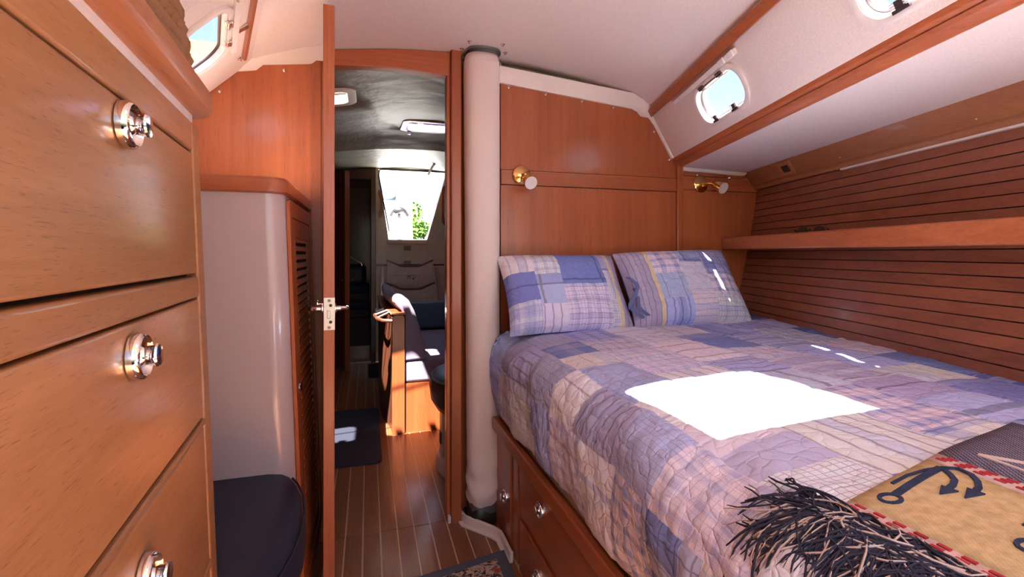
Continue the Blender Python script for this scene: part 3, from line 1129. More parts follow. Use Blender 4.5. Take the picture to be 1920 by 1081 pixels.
def qpt(i, j):
    y = -0.40 + j * QC
    s = i * QC
    x, z = qsec(s)
    x2, z2 = qsec(s + 0.004)
    t = Vector((x2 - x, z2 - z)).normalized()
    nn = Vector((-t.y, t.x))
    side = max(0.0, min(1.0, (0.40 - s) / 0.15))
    v = Vector((s, y, 0))
    w = 0.006 * noise.noise(v * 6) + 0.0035 * noise.noise(v * 17 + Vector((5, 0, 0)))
    puff = abs(noise.noise(v * 24 + Vector((0, 9, 0))))
    w += side * (0.020 * noise.noise(v * 5 + Vector((3, 1, 0))) + 0.010 * puff + 0.004) + (1 - side) * 0.0030 * puff
    if q_edge(i, j):
        w -= 0.0028
    hem = max(0.0, 1 - s / 0.08)
    zz = z + nn.y * w + hem * 0.025 * noise.noise(Vector((y * 3.5, 2, 0)))
    near = max(0.0, (0.9 - y)) * 0.10 * side * (1 - s / 0.4)
    far = max(0.0, (y - 1.72) / 0.16) * side
    return (x + nn.x * w - qshift(x, y) + 0.008 * far, min(y, 1.88 if x > 0.56 else 1.812), zz + near * 0.5 + 0.02 * far)


quilt = fabric_object('quilt', qpt, NU, NV, q_ids, q_p, (QC, QC), keep=lambda p: p.x < hullx(p.z) + hr(p.y) + 0.02, cell=2)
md = quilt.modifiers.new('thickness', 'SOLIDIFY')
md.thickness = 0.006
md.offset = -1
tag(quilt, 'blue and white patchwork plaid quilt spread over the berth', 'quilt')


# ------------------------------------------------------------------ pillows
def pillow(label, c, w, h, th, tilt, roll, yaw, seed, stripe_left):
    nu, nv = 60, 44
    ids, pats = layout(nu // 2, nv // 2, 6, 11, seed)
    # striped border with a pale yellow line at one end
    st = len(pats)
    pats.append(dict(p=(0.44, 0.40, 0.58), s=(0.07, 0.06, 0.17), b=(0.55, 0.5, 0.62), f=(0.45, 0, 0.16)))
    pats.append(dict(p=(0.72, 0.62, 0.44), s=(0.72, 0.62, 0.44), b=(0.7, 0.6, 0.45), f=(0, 0, 0.1)))
    for i in range(nu // 2):
        for j in range(nv // 2):
            k = i if stripe_left else nu // 2 - 1 - i
            if k < (6 if stripe_left else 3):
                ids[i][j] = st
            elif k < (7 if stripe_left else 4):
                ids[i][j] = st + 1
    R = Matrix.Rotation(yaw, 3, 'Z') @ Matrix.Rotation(tilt, 3, 'X') @ Matrix.Rotation(roll, 3, 'Z')

    def pt(side):
        def f(i, j):
            u, v = -1 + 2 * i / nu, -1 + 2 * j / nv
            e = (1 - abs(u) ** 3.2) * (1 - abs(v) ** 3.2)
            t = th * max(0.0, e) ** 0.48
            pull = 1 - 0.06 * (1 - v * v) * abs(u) ** 4
            pv = 1 - 0.05 * (1 - u * u) * abs(v) ** 4
            q = Vector((u * w / 2 * pull, v * h / 2 * pv, side * t))
            s_ = Vector((u * 2.5 + seed, v * 2.5, side))
            q.z += side * min(1, e * 2) * (0.010 * noise.noise(s_) + 0.005 * noise.noise(s_ * 4) + 0.002 * noise.noise(s_ * 9))
            return tuple(Vector(c) + R @ q)
        return f
    root = thing('pillow', label, 'pillow', c)
    fabric_object('pillow_front', pt(1), nu, nv, ids, pats, (w / nu, h / nv), root, cell=2)
    bk = [[0] * (nv // 2) for _ in range(nu // 2)]
    fabric_object('pillow_back', pt(-1), nu, nv, bk, [dict(p=(0.13, 0.16, 0.36), s=(0.1, 0.1, 0.3), b=(0.13, 0.16, 0.36), f=(0, 0, 0.1))], (w / nu, h / nv), root, cell=2)
    return root, R


TL = math.radians(57)
pil1, R1 = pillow('plaid pillow on the left, beside the mast cover', (0.745, 1.755, 0.925), 0.515, 0.345, 0.075, TL, 0.0, 0.02, 4, False)
pil2, R2 = pillow('plaid pillow on the right with wide striped border', (1.262, 1.730, 0.938), 0.535, 0.355, 0.078, TL, math.radians(2.0), -0.07, 11, True)
for k, (a, b_) in enumerate((((0.985, 1.69, 0.985), (1.01, 1.655, 0.90)), ((0.995, 1.68, 0.94), (0.975, 1.64, 0.865)), ((1.0, 1.67, 0.91), (1.03, 1.63, 0.84)), ((0.985, 1.66, 0.88), (1.0, 1.63, 0.83)))):
    a, b_ = Vector(a), Vector(b_)
    path = [a.lerp(b_, f) + Vector((0.016 * math.sin(f * 5 + k), -0.02 * math.sin(f * 3.1), 0)) for f in [q / 8 for q in range(9)]]
    rb = MB()
    rings = [[p + Vector((-0.007, 0, 0.003)), p + Vector((0.007, -0.003, 0.003)), p + Vector((0.007, 0.001, -0.001)), p + Vector((-0.007, 0.002, -0.001))] for p in path]
    rb.loft(rings).build('tie_ribbon', 'tie_blue', pil2, smooth=True)

# ------------------------------------------------------------------ woven throw
throw = thing('throw_blanket', 'woven nautical throw with yellow anchor band and navy fringe', 'blanket', (0.75, 0.2, 0.8))


def weave_mat(name, base, line, scale=(300, 300), amount=0.6, diamond=False, thr=0.5):
    m, nt, b = new_mat(name)
    tc = N(nt, 'ShaderNodeTexCoord')
    mp = N(nt, 'ShaderNodeMapping')
    mp.inputs['Scale'].default_value = (scale[0], scale[1], 0)
    L(nt, tc.outputs['Object'], mp.inputs[0])
    ck = N(nt, 'ShaderNodeTexChecker')
    ck.inputs['Scale'].default_value = 1.0
    L(nt, mp.outputs[0], ck.inputs[0])
    nz = N(nt, 'ShaderNodeTexNoise')
    nz.inputs['Scale'].default_value = 90
    L(nt, tc.outputs['Object'], nz.inputs[0])
    f = math_n(nt, 'MULTIPLY', ck.outputs['Fac'], amount)
    c = mixc(nt, f, base, line)
    c = mixc(nt, 1.0, c, ramp(nt, nz.outputs[0], [(0.3, (0.8, 0.8, 0.8)), (0.7, (1.1, 1.1, 1.1))]), 'MULTIPLY')
    L(nt, c, b.inputs['Base Color'])
    b.inputs['Roughness'].default_value = 0.97
    b.inputs['Specular IOR Level'].default_value = 0.1
    bp = N(nt, 'ShaderNodeBump')
    bp.inputs['Strength'].default_value = 0.6
    bp.inputs['Distance'].default_value = 0.002
    L(nt, ck.outputs['Fac'], bp.inputs['Height'])
    L(nt, bp.outputs[0], b.inputs['Normal'])
    return m


M['w_yellow'] = weave_mat('mustard weave', (0.60, 0.45, 0.25), (0.50, 0.355, 0.175), (420, 300), 0.5)
M['w_pink'] = weave_mat('rose weave', (0.66, 0.48, 0.44), (0.58, 0.40, 0.37), (420, 300), 0.5)
M['w_red'] = weave_mat('red weave', (0.48, 0.055, 0.07), (0.35, 0.04, 0.05), (420, 300), 0.5)
M['w_navy'] = weave_mat('navy weave', (0.045, 0.045, 0.10), (0.50, 0.43, 0.45), (330, 230), 0.45)
M['w_anchor'] = weave_mat('navy wool', (0.035, 0.045, 0.09), (0.06, 0.07, 0.12), (420, 300), 0.5)


def tz(x, y):
    x = max(0.461, x + qshift(x, y))
    pts = raw[3:]
    z = pts[-1][1]
    for (x0, z0), (x1, z1) in zip(pts, pts[1:]):
        if x0 <= x <= x1:
            z = z0 + (z1 - z0) * (x - x0) / (x1 - x0)
            break
    return z + 0.010 + 0.004 * noise.noise(Vector((x * 7, y * 7, 4)))


def t_edge(x):
    return 0.432 + 0.17 * (x - 0.53)


def band(x0, x1, name, mat, lift=0.0, y0=-0.35):
    def f(u, v):
        x = x0 + (x1 - x0) * u
        y = y0 + (t_edge(x) - y0) * v
        x += 0.025 * (0.43 - y) * 0.6
        return (x, y, tz(x, y) + lift)
    return MB().grid(f, max(2, int((x1 - x0) / 0.02)), 40).build(name, mat, throw, smooth=True, angle=180, solid=0.004)


band(0.530, 0.556, 'rose_border', 'w_pink')
band(0.556, 0.735, 'yellow_band', 'w_yellow')
band(0.735, 0.762, 'rose_border', 'w_pink')
band(0.762, 1.00, 'navy_band', 'w_navy')
for x0 in (0.536, 0.741):
    mk = MB()
    for k in range(26):
        y = 0.415 - k * 0.021 + 0.1 * 0.17
        for d in range(3):
            xx = x0 + 0.0015 + 0.0062 * d + 0.016 * (0.43 - y)
            yy = y - d * 0.003
            if x0 > 0.6:
                yy += 0.03
            zc = tz(xx, yy) + 0.0025
            mk.box(xx, xx + 0.0046, yy - 0.0115, yy, zc - 0.001, zc + 0.0008)
    o = mk.build('red_motif', 'w_red', throw)
    o['kind'] = 'stuff'


def on_throw(pts, w, name, mat):
    mb = MB()
    rings = []
    for i, (x, y) in enumerate(pts):
        a, b_ = Vector(pts[max(i - 1, 0)]), Vector(pts[min(i + 1, len(pts) - 1)])
        t = (b_ - a).normalized()
        nn = Vector((-t.y, t.x)) * (w[i] if isinstance(w, list) else w)
        z = tz(x, y) + 0.0022
        rings.append([(x + nn.x, y + nn.y, z), (x + nn.x, y + nn.y, z + 0.0018), (x - nn.x, y - nn.y, z + 0.0018), (x - nn.x, y - nn.y, z)])
    mb.loft(rings)
    return mb


for ox, oy in ((0.0, 0.0), (0.030, -0.112), (0.032, -0.224)):
    am = MB()

    def T(pts):
        return [(x + ox, y + oy) for x, y in pts]
    strokes = [
        (T([(0.595 + 0.0125 * math.cos(q * 0.4488), 0.4175 + 0.0095 * math.sin(q * 0.4488)) for q in range(15)]), 0.0022),
        (T([(0.606, 0.4205), (0.645, 0.429), (0.685, 0.4375), (0.722, 0.443)]), 0.0042),
        (T([(0.722, 0.442), (0.714, 0.428), (0.703, 0.416), (0.688, 0.409), (0.672, 0.405)]), 0.0034),
        (T([(0.722, 0.442), (0.736, 0.432), (0.733, 0.416), (0.722, 0.403), (0.708, 0.394), (0.692, 0.389)]), 0.0034),
        (T([(0.720, 0.443), (0.700, 0.447), (0.665, 0.446), (0.630, 0.440)]), 0.0018),
        (T([(0.652, 0.401), (0.676, 0.405)]), [0.0006, 0.0085]),
        (T([(0.668, 0.385), (0.696, 0.390)]), [0.0006, 0.0085])]
    for pts, w in strokes:
        part = on_throw(pts, w, '', '')
        am.add(part.v, part.f)
    am.build('anchor_motif', 'w_anchor', throw)
dm = on_throw([(0.80, 0.445), (0.855, 0.385), (0.80, 0.325), (0.80, 0.26)], 0.004, '', '')
d2 = on_throw([(0.80, 0.445), (0.80, 0.36), (0.90, 0.36)], 0.003, '', '')
dm.add(d2.v, d2.f)
dm.build('cream_motif', 'cream_yarn', throw)


def fringe(mat, count, seed, name):
    rng = random.Random(seed)
    mb = MB()
    for _ in range(count):
        y = rng.uniform(-0.20, 0.436)
        x = 0.534 + 0.016 * (0.43 - y)
        ang = rng.gauss(math.pi, 0.45)
        turn = rng.gauss(0, 0.28)
        ln = rng.uniform(0.07, 0.135)
        lift = rng.random() ** 1.5 * 0.012
        p = Vector((x, y, tz(x, y) + 0.002))
        path = [p.copy()]
        for k in range(8):
            ang += turn + rng.gauss(0, 0.22)
            if rng.random() < 0.12:
                turn = -turn
            p = p + Vector((math.cos(ang), math.sin(ang), 0)) * (ln / 8)
            if p.x > x:
                p.x = x - 0.002
            p.z = tz(p.x, p.y) + 0.002 + lift * math.sin(math.pi * (k + 1) / 8.5)
            path.append(p.copy())
        r = rng.uniform(0.0010, 0.0017)
        mb.tube(path, [r] * 8 + [r * 0.6], 3)
    o = mb.build(name, mat, throw, smooth=True, angle=180)
    o['kind'] = 'stuff'
    return o


fringe('navy_yarn', 3000, 3, 'navy_fringe')
fringe('cream_yarn', 900, 5, 'cream_fringe')

# ------------------------------------------------------------------ dresser on the left
def fx(y, z):
    return -0.256 + 0.084 * (0.87 - y) + 0.0382 * (1.245 - z)


dresser = thing('dresser', 'tall honey cherry chest of drawers at the left edge', 'dresser', (-0.45, 0.3, 0))


def dr_slab(y0, y1, z0, z1, b0, b1):
    return MB().hexa([(fx(y, z) + b, y, z) for z in (z0, z1) for (y, b) in ((y0, b0), (y0, b1), (y1, b1), (y1, b0))])


dr_slab(-0.40, 0.862, 0.0, 1.285, -0.50, -0.016).build('carcass', 'shadow_gap', dresser)
dr_slab(0.832, 0.87, 0.0, 1.279, -0.50, 0.0).build('end_stile', 'dresser', dresser, bevel=0.003)
dr_slab(-0.40, 0.832, 1.234, 1.279, -0.03, -0.001).build('top_rail', 'dresser', dresser, bevel=0.003)
dr_slab(-0.40, 0.832, 1.0145, 1.046, -0.03, 0.0).build('rail', 'dresser', dresser, bevel=0.004)
dr_slab(-0.40, 0.832, 0.8225, 0.8305, -0.03, 0.001).build('rail', 'dresser', dresser, bevel=0.002)
dr_slab(-0.40, 0.832, 0.606, 0.616, -0.03, 0.001).build('rail', 'dresser', dresser, bevel=0.002)
dr_slab(-0.40, 0.862, 1.279, 1.2958, -0.40, -0.006).build('white_strip', 'white_plastic', dresser)
for z0, z1, hz in ((1.0505, 1.231, 1.205), (0.8335, 1.0115, 0.979), (0.619, 0.8195, 0.76), (0.36, 0.603, 0.52)):
    d = dr_slab(-0.40, 0.829, z0, z1, -0.02, -0.001).build('drawer', 'dresser', dresser, bevel=0.0035, seg=3)
    p = Vector((fx(0.556, hz), 0.556, hz))
    flush_pull(p, (1.0, 0.084, 0.038), d, 0.0235)
tp = []
for y in (-0.40, 0.85, 0.878, 0.888):
    o_ = 0.0 if y < 0.86 else (0.004 if y < 0.88 else 0.012)
    xx = fx(y, 1.3) + 0.023 - o_
    tp.append([(-0.76, y, 1.296), (xx - 0.012, y, 1.296), (xx - 0.003, y, 1.300), (xx, y, 1.307), (xx, y, 1.327), (xx - 0.005, y, 1.334), (-0.76, y, 1.334)])
MB().loft(tp).build('counter', 'oak_y', dresser, bevel=0.001)

# woven basket on the counter
basket = thing('woven_basket', 'brown woven rush basket on top of the dresser', 'basket', (-0.352, 0.73, 1.335))
rows = 9
for r in range(rows):
    z = 1.349 + r * 0.0235
    grow = 0.004 * math.sin(r / rows * 3.1)
    inset = max(0, r - 3) * 0.004
    cx, cy, hw, hd_ = -0.352, 0.730, 0.090 + grow - r * 0.0048, 0.146 + grow - r * 0.0012
    ol = rrect(2 * hw, 2 * hd_, 0.045, 5)
    per = []
    for i in range(len(ol)):
        a, b_ = Vector(ol[i]), Vector(ol[(i + 1) % len(ol)])
        per.append((a, b_, (b_ - a).length))
    tot = sum(q[2] for q in per)
    nb = 40
    mb = MB()
    for k in range(nb):
        d = (k + (r % 2) * 0.5) / nb * tot % tot
        for a, b_, l in per:
            if d <= l:
                break
            d -= l
        p = a.lerp(b_, d / l)
        t = (b_ - a).normalized()
        c = Vector((cx + p.x, cy + p.y, z))
        tv = Vector((t.x, t.y, 0.62 if r % 2 else -0.62)).normalized()
        ov = Vector((t.y, -t.x, 0))
        bv = tv.cross(ov).normalized()
        rings = []
        for q in range(6):
            f = -1 + 2 * q / 5
            rr = 0.0135 * math.sqrt(max(0.05, 1 - (f * 0.94) ** 2))
            rings.append([c + tv * (0.0235 * f) + ov * (rr * 0.9 * math.cos(w_ * 1.0472)) + bv * (rr * math.sin(w_ * 1.0472)) for w_ in range(6)])
        mb.loft(rings)
    mb.build('braid', 'rush', basket, smooth=True, angle=80)
MB().box(-0.43, -0.29, 0.58, 0.85, 1.3355, 1.343).build('base', 'rush', basket)

# left hull wall (mostly behind the furniture)
wl = sweep([(-0.655, 1.535), (-0.95, 1.25), (-1.30, 0.6), (-1.30, 0.0), (-1.34, 0.0), (-1.34, 0.62), (-0.99, 1.27), (-0.675, 1.56)], [Y_FWD, 1.2, YB], hl).build('wall_left', 'liner')
tag(wl, kind='structure')

# ------------------------------------------------------------------ hanging locker with louvred door
closet = thing('hanging_locker', 'white rounded locker with wooden top and louvred side door', 'locker', (-0.45, 1.65, 0))


def cx_(z):
    return -0.214 + 0.036 * (1.25 - z)


def closet_ring(z, grow=0.0, y1=1.925):
    xr, y0, r = cx_(z) + grow, 1.37 - grow, 0.045
    pts = [(-0.80, y1, z), (-0.80, y0, z)]
    for k in range(9):
        a = math.radians(-90 + 90 * k / 8)
        pts.append((xr - r + r * math.cos(a), y0 + r + r * math.sin(a), z))
    pts.append((xr, y1, z))
    return pts


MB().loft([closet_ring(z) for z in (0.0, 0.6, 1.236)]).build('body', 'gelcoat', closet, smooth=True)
MB().loft([closet_ring(1.2362, 0.004), closet_ring(1.240, 0.012), closet_ring(1.270, 0.012), closet_ring(1.278, 0.006)]).build('worktop', 'cherry_x', closet, smooth=True, angle=50)


plate([(-0.78, 1.40), (cx_(1.25) - 0.035, 1.40), (cx_(1.25) - 0.035, 1.90), (-0.78, 1.90)], [], lambda a, b_: Vector((a, b_, 1.2782)), (0, 0, 0.002), 'top_panel', 'liner_smooth', closet)


def cl_slab(y0, y1, z0, z1, b0, b1):
    return MB().hexa([(cx_(z) + b, y, z) for z in (z0, z1) for (y, b) in ((y0, b0), (y0, b1), (y1, b1), (y1, b0))])


def cl_frame(y0, y1, z0, z1, w, b0, b1, name, parent, mat='cherry_z'):
    outer = [(y0 + (y1 - y0) / 2 + a, (z0 + z1) / 2 + b_) for a, b_ in rrect(y1 - y0, z1 - z0, 0.02, 4)]
    inner = [(y0 + w, z0 + w), (y1 - w, z0 + w), (y1 - w, z1 - w), (y0 + w, z1 - w)]
    return plate(outer, [inner], lambda y, z: Vector((cx_(z) + b0, y, z)), (b1 - b0, 0, 0), name, mat, parent, bevel=0.002)


fr = cl_frame(1.412, 1.90, 0.10, 1.226, 0.045, 0.0005, 0.010, 'door_frame', closet)
dl = cl_frame(1.459, 1.853, 0.147, 1.179, 0.055, 0.001, 0.008, 'door', closet)
cl_slab(1.50, 1.81, 0.19, 1.13, 0.0004, 0.0012).build('backing', 'shadow_gap', closet)
slat0 = None
for k in range(36):
    z = 1.112 - k * 0.0252
    mb = MB().hexa([(cx_(z) + b + (0.0 if kk == 0 else 0.0), y, zz) for kk, (zz, bb) in enumerate(((z, 0), (z + 0.004, 0))) for (y, b) in ((1.512, 0.0015), (1.512, 0.009), (1.80, 0.009), (1.80, 0.0015))])
    mb.v = [(x, y, zz + (0.012 if x < cx_(zz) + 0.004 else 0)) for x, y, zz in mb.v]
    mb.build('slat', 'cherry_z', dl)
kn = MB().lathe([(0.013, 0), (0.013, 0.004), (0.009, 0.006), (0.006, 0.005), (0.001, 0.005)], (cx_(0.70) + 0.008, 1.487, 0.70), (1, 0, 0), 16)
kn.build('latch_ring', 'chrome', dl, smooth=True)

# ------------------------------------------------------------------ corner seat
seat = thing('corner_seat', 'navy cushioned corner seat between the dresser and the white locker', 'seat', (-0.4, 1.12, 0))
SP = [(-0.80, 0.875), (-0.168, 0.875), (-0.150, 0.94), (-0.136, 1.02), (-0.130, 1.10), (-0.134, 1.18), (-0.146, 1.26), (-0.168, 1.33), (-0.185, 1.366), (-0.80, 1.366)]


def seat_ring(inset, z):
    out = []
    for x, y in SP:
        out.append((x - (inset if x > -0.7 else 0), y, z))
    return out


MB().loft([seat_ring(0.03, 0.002), seat_ring(0.03, 0.40)]).build('base', 'dark_wood', seat)
MB().loft([seat_ring(0.012, 0.40), seat_ring(0.002, 0.415), seat_ring(0.0, 0.44), seat_ring(0.002, 0.478), seat_ring(0.012, 0.497), seat_ring(0.03, 0.507), seat_ring(0.06, 0.511)]).build('cushion', 'navy', seat, smooth=True, angle=60)
MB().tube([(x - 0.004, y, z) for x, y, z in seat_ring(0, 0.493)[1:-1]], 0.003, 6).build('piping', 'navy', seat, smooth=True)


# ------------------------------------------------------------------ reading lamps
def lamp(base, mouth, axis, label):
    t = thing('reading_lamp', label, 'lamp', base, group='brass reading lamps on the bulkhead')
    base, mouth, axis = Vector(base), Vector(mouth), Vector(axis).normalized()
    bp_ = MB().lathe([(0.041, 0), (0.041, 0.003), (0.037, 0.007), (0.029, 0.009), (0.022, 0.013), (0.012, 0.016), (0.001, 0.017)], base, (0, -1, 0), 28)
    bp_.build('backplate', 'brass', t, smooth=True, angle=50)
    back = mouth - axis * 0.060
    st = base + Vector((0, -0.016, 0))
    MB().tube([st, st.lerp(back, 0.55) + Vector((0, -0.006, 0.004)), back], 0.006, 10).build('arm', 'brass', t, smooth=True)
    MB().ball(back, 0.012, 0.012, 0.012, 14, 8).build('swivel', 'brass', t, smooth=True)
    sh = MB().lathe([(0.012, -0.004), (0.017, 0.004), (0.020, 0.018), (0.0235, 0.040), (0.0285, 0.060), (0.0275, 0.060), (0.0225, 0.040), (0.019, 0.018), (0.014, 0.008), (0.001, 0.006)], back, axis, 28)
    sh = sh.build('shade', 'brass', t, smooth=True, angle=60)
    MB().lathe([(0.0272, 0.0592), (0.0222, 0.040), (0.0185, 0.018), (0.001, 0.010)], back, axis, 28).build('white_lining', 'white_plastic', sh, smooth=True)
    MB().lathe([(0.006, 0.012), (0.016, 0.030), (0.020, 0.042), (0.016, 0.050), (0.001, 0.053)], back, axis, 20).build('bulb', 'white_plastic', sh, smooth=True)
    return t


lamp((0.618, YB - 0.006, 1.409), (0.634, 1.842, 1.366), (0.10, -0.85, -0.42), 'brass reading lamp on the wall panel nearest the mast cover')
lamp((1.512, YB - 0.004, 1.409), (1.578, 1.848, 1.382), (0.12, -0.86, -0.42), 'brass reading lamp on the wall under the side deck corner')

# ------------------------------------------------------------------ shelf along the hull
shelf = thing('hull_shelf', 'long wooden shelf with raised front lip along the planked hull', 'shelf', (1.4, 1.1, 1.1))
sweep([(1.650, 1.100), (hullx(1.10) + 0.006, 1.100), (hullx(1.12) + 0.006, 1.118), (1.650, 1.118)], [Y_FWD, 0.3, 1.925], hr).build('board', 'cherry_y', shelf)
sweep([(1.634, 1.098), (1.656, 1.098), (1.656, 1.156), (1.634, 1.156)], [Y_FWD, 0.3, 1.925], hr).build('front_lip', 'cherry_y', shelf, bevel=0.006, seg=3)

gl = thing('sunglasses', 'dark sunglasses lying on the long hull shelf', 'glasses', (1.60, 1.42, 1.119))
c = Vector((1.585, 1.40, 1.152))
for sg in (-1, 1):
    ln = [(c.x + 0.006 * math.cos(q * 0.5236), c.y + sg * 0.036 + 0.030 * math.cos(q * 0.5236), c.z + 0.024 * math.sin(q * 0.5236) + 0.006) for q in range(12)]
    MB().loft([ln, [(x + 0.003, y, z) for x, y, z in ln]]).build('lens', 'black', gl)
    MB().tube([(c.x, c.y + sg * 0.068, c.z + 0.018), (c.x + 0.05, c.y + sg * 0.066, c.z - 0.006), (c.x + 0.085, c.y + sg * 0.06, c.z - 0.030)], 0.0025, 6).build('temple', 'black', gl, smooth=True)
MB().tube([(c.x, c.y - 0.008, c.z + 0.014), (c.x - 0.003, c.y, c.z + 0.018), (c.x, c.y + 0.008, c.z + 0.014)], 0.0025, 6).build('bridge', 'black', gl, smooth=True)

sw = thing('switch_plate', 'small dark switch in a square wooden plate on the hull beam', 'switch', (1.71, 1.60, 1.44))
e1 = Vector((0.265, 0.964, 0)).normalized()
e2 = Vector((0.053, 0, -0.0655)).normalized()
en = Vector((-0.75, 0.2, -0.62)).normalized()
cc = Vector((1.7905 + hr(1.62), 1.62, 1.4445)) + en * 0.002
MB().obox(cc, e1 * 0.045, e2 * 0.034, en * 0.006).build('plate', 'oak_y', sw, bevel=0.003)
MB().obox(cc + en * 0.0055 - e1 * 0.004, e1 * 0.022, e2 * 0.016, en * 0.003).build('rocker', 'black', sw, bevel=0.001)

# ------------------------------------------------------------------ rug
rug = thing('rug', 'slate-bordered floral rug on the teak floor beside the berth', 'rug', (0.28, 1.3, 0.002))


def rug_mat():
    m, nt, b = new_mat('floral rug pile')
    tc = N(nt, 'ShaderNodeTexCoord')
    v1 = N(nt, 'ShaderNodeTexNoise')
    v1.inputs['Scale'].default_value = 30
    v1.inputs['Detail'].default_value = 1.5
    v1.inputs['Distortion'].default_value = 2.2
    L(nt, tc.outputs['Object'], v1.inputs[0])
    v2 = N(nt, 'ShaderNodeTexVoronoi')
    v2.inputs['Scale'].default_value = 15
    L(nt, tc.outputs['Object'], v2.inputs[0])
    c1 = ramp(nt, v1.outputs[0], [(0.40, (0.55, 0.40, 0.30)), (0.47, (0.02, 0.02, 0.03)), (0.53, (0.03, 0.03, 0.05)), (0.58, (0.60, 0.46, 0.36))])
    c2 = ramp(nt, v2.outputs['Distance'], [(0.16, (0.40, 0.07, 0.05)), (0.26, (0.45, 0.16, 0.10)), (0.30, (0.5, 0.5, 0.5))])
    f = math_n(nt, 'LESS_THAN', v2.outputs['Distance'], 0.26)
    c = mixc(nt, f, c1, c2)
    L(nt, c, b.inputs['Base Color'])
    b.inputs['Roughness'].default_value = 1.0
    return m


M['rug_pile'] = rug_mat()
RC = [(0.472, 1.672), (0.10, 1.602), (0.08, 1.00), (0.452, 1.00)]
ctr = Vector((0.276, 1.32))
inn_ = [ctr + (Vector(p) - ctr) * Vector((0.80, 0.885)).x if False else Vector((ctr.x + (p[0] - ctr.x) * 0.80, ctr.y + (p[1] - ctr.y) * 0.885)) for p in RC]
plate([tuple(p) for p in RC], [[tuple(p) for p in inn_]], lambda a, b_: Vector((a, b_, 0.0026)), (0, 0, 0.008), 'border', 'rug_edge', rug, bevel=0.002)
plate([tuple(p) for p in inn_], [], lambda a, b_: Vector((a, b_, 0.0026)), (0, 0, 0.0065), 'pile', 'rug_pile', rug)

# ================================================================== salon beyond the door
def sz(y):
    pts = [(1.96, 1.862), (2.6, 1.888), (3.1, 1.935), (3.5, 1.968), (3.56, 1.966), (3.84, 1.900), (3.86, 1.912), (5.0, 1.950)]
    for (y0, z0), (y1, z1) in zip(pts, pts[1:]):
        if y <= y1:
            return z0 + (z1 - z0) * (y - y0) / (y1 - y0)
    return pts[-1][1]


sxs = [-1.3, -1.0, -0.70, -0.58, -0.52, -0.3, -0.2, -0.08, 0.05, 0.24, 0.42, 0.60, 0.9, 1.3]
sys_ = [1.96, 2.02, 2.30, 2.36, 2.61, 2.85, 3.14, 3.50, 3.56, 3.65, 3.75, 3.84, 3.86, 4.2, 4.6, 5.02]


def spt(x, y):
    return (x, y, sz(y) - 0.13 * (x - 0.42) ** 2)


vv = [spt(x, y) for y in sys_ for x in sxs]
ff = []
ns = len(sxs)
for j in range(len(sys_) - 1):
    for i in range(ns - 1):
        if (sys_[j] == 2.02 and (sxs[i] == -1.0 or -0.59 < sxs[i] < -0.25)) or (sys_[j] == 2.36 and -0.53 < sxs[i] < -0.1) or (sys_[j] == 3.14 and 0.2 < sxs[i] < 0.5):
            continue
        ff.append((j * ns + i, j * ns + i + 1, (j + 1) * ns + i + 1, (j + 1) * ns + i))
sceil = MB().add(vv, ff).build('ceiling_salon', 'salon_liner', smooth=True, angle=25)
md = sceil.modifiers.new('thickness', 'SOLIDIFY')
md.thickness = 0.02
md.offset = 1
tag(sceil, kind='structure')


def deck_hatch(x0, x1, y0, y1, label, smoke):
    c = ((x0 + x1) / 2, (y0 + y1) / 2)
    t = thing('deck_hatch', label, 'hatch', (c[0], c[1], spt(*c)[2]))
    dzy = (spt(c[0], y1)[2] - spt(c[0], y0)[2]) / (y1 - y0)
    dzx = (spt(x1, c[1])[2] - spt(x0, c[1])[2]) / (x1 - x0)

    def mp_(a, b_):
        return Vector((c[0] + a, c[1] + b_, spt(*c)[2] + dzy * b_ + dzx * a - 0.012))
    w, h = x1 - x0, y1 - y0
    plate(rrect(w + 0.05, h + 0.05, 0.06, 6), [rrect(w - 0.02, h - 0.02, 0.04, 6)], mp_, (0, 0, 0.012), 'trim_ring', 'beige', t, bevel=0.003)
    plate(rrect(w, h, 0.05, 6), [rrect(w - 0.03, h - 0.03, 0.04, 6)], mp_, (0, 0, 0.05), 'frame', 'white_plastic', t, bevel=0.002)
    plate(rrect(w - 0.02, h - 0.02, 0.04, 6), [], lambda a, b_: mp_(a, b_) + Vector((0, 0, 0.042)), (0, 0, 0.006), 'pane', 'glass_smoke' if smoke else 'glass_grey', t)
    for sx in (-0.25, 0.25):
        q = mp_(sx * w, -h * 0.42 + 0.02)
        MB().box(q.x - 0.02, q.x + 0.02, q.y - 0.012, q.y + 0.012, q.z, q.z + 0.02).build('latch', 'steel', t, bevel=0.003)
    q = mp_(0.0, 0)
    MB().tube([mp_(-w * 0.45, 0.02) + Vector((0, 0, 0.03)), mp_(w * 0.45, 0.02) + Vector((0, 0, 0.03))], 0.006, 6).build('strut', 'steel', t, smooth=True)
    q = mp_(-w * 0.38, h * 0.5 + 0.01)
    MB().box(q.x - 0.012, q.x + 0.012, q.y, q.y + 0.01, q.z - 0.022, q.z + 0.004).build('clip', 'steel', t, bevel=0.002)
    return t


deck_hatch(-0.52, -0.08, 2.36, 2.61, 'salon roof hatch partly behind the open cabin door', False)
deck_hatch(-0.58, -0.20, 2.02, 2.30, 'roof hatch just behind the door header', False)
deck_hatch(-1.0, -0.70, 2.02, 2.30, 'roof hatch over the dark left side of the salon', False)
deck_hatch(0.24, 0.60, 3.14, 3.50, 'lilac tinted roof hatch further back in the salon', True)

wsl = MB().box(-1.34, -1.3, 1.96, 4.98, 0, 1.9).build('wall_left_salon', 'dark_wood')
tag(wsl, kind='structure')
wsr = MB().box(1.3, 1.34, 2.05, 5.16, 0, 1.9).build('wall_right_salon', 'beige')
tag(wsr, kind='structure')
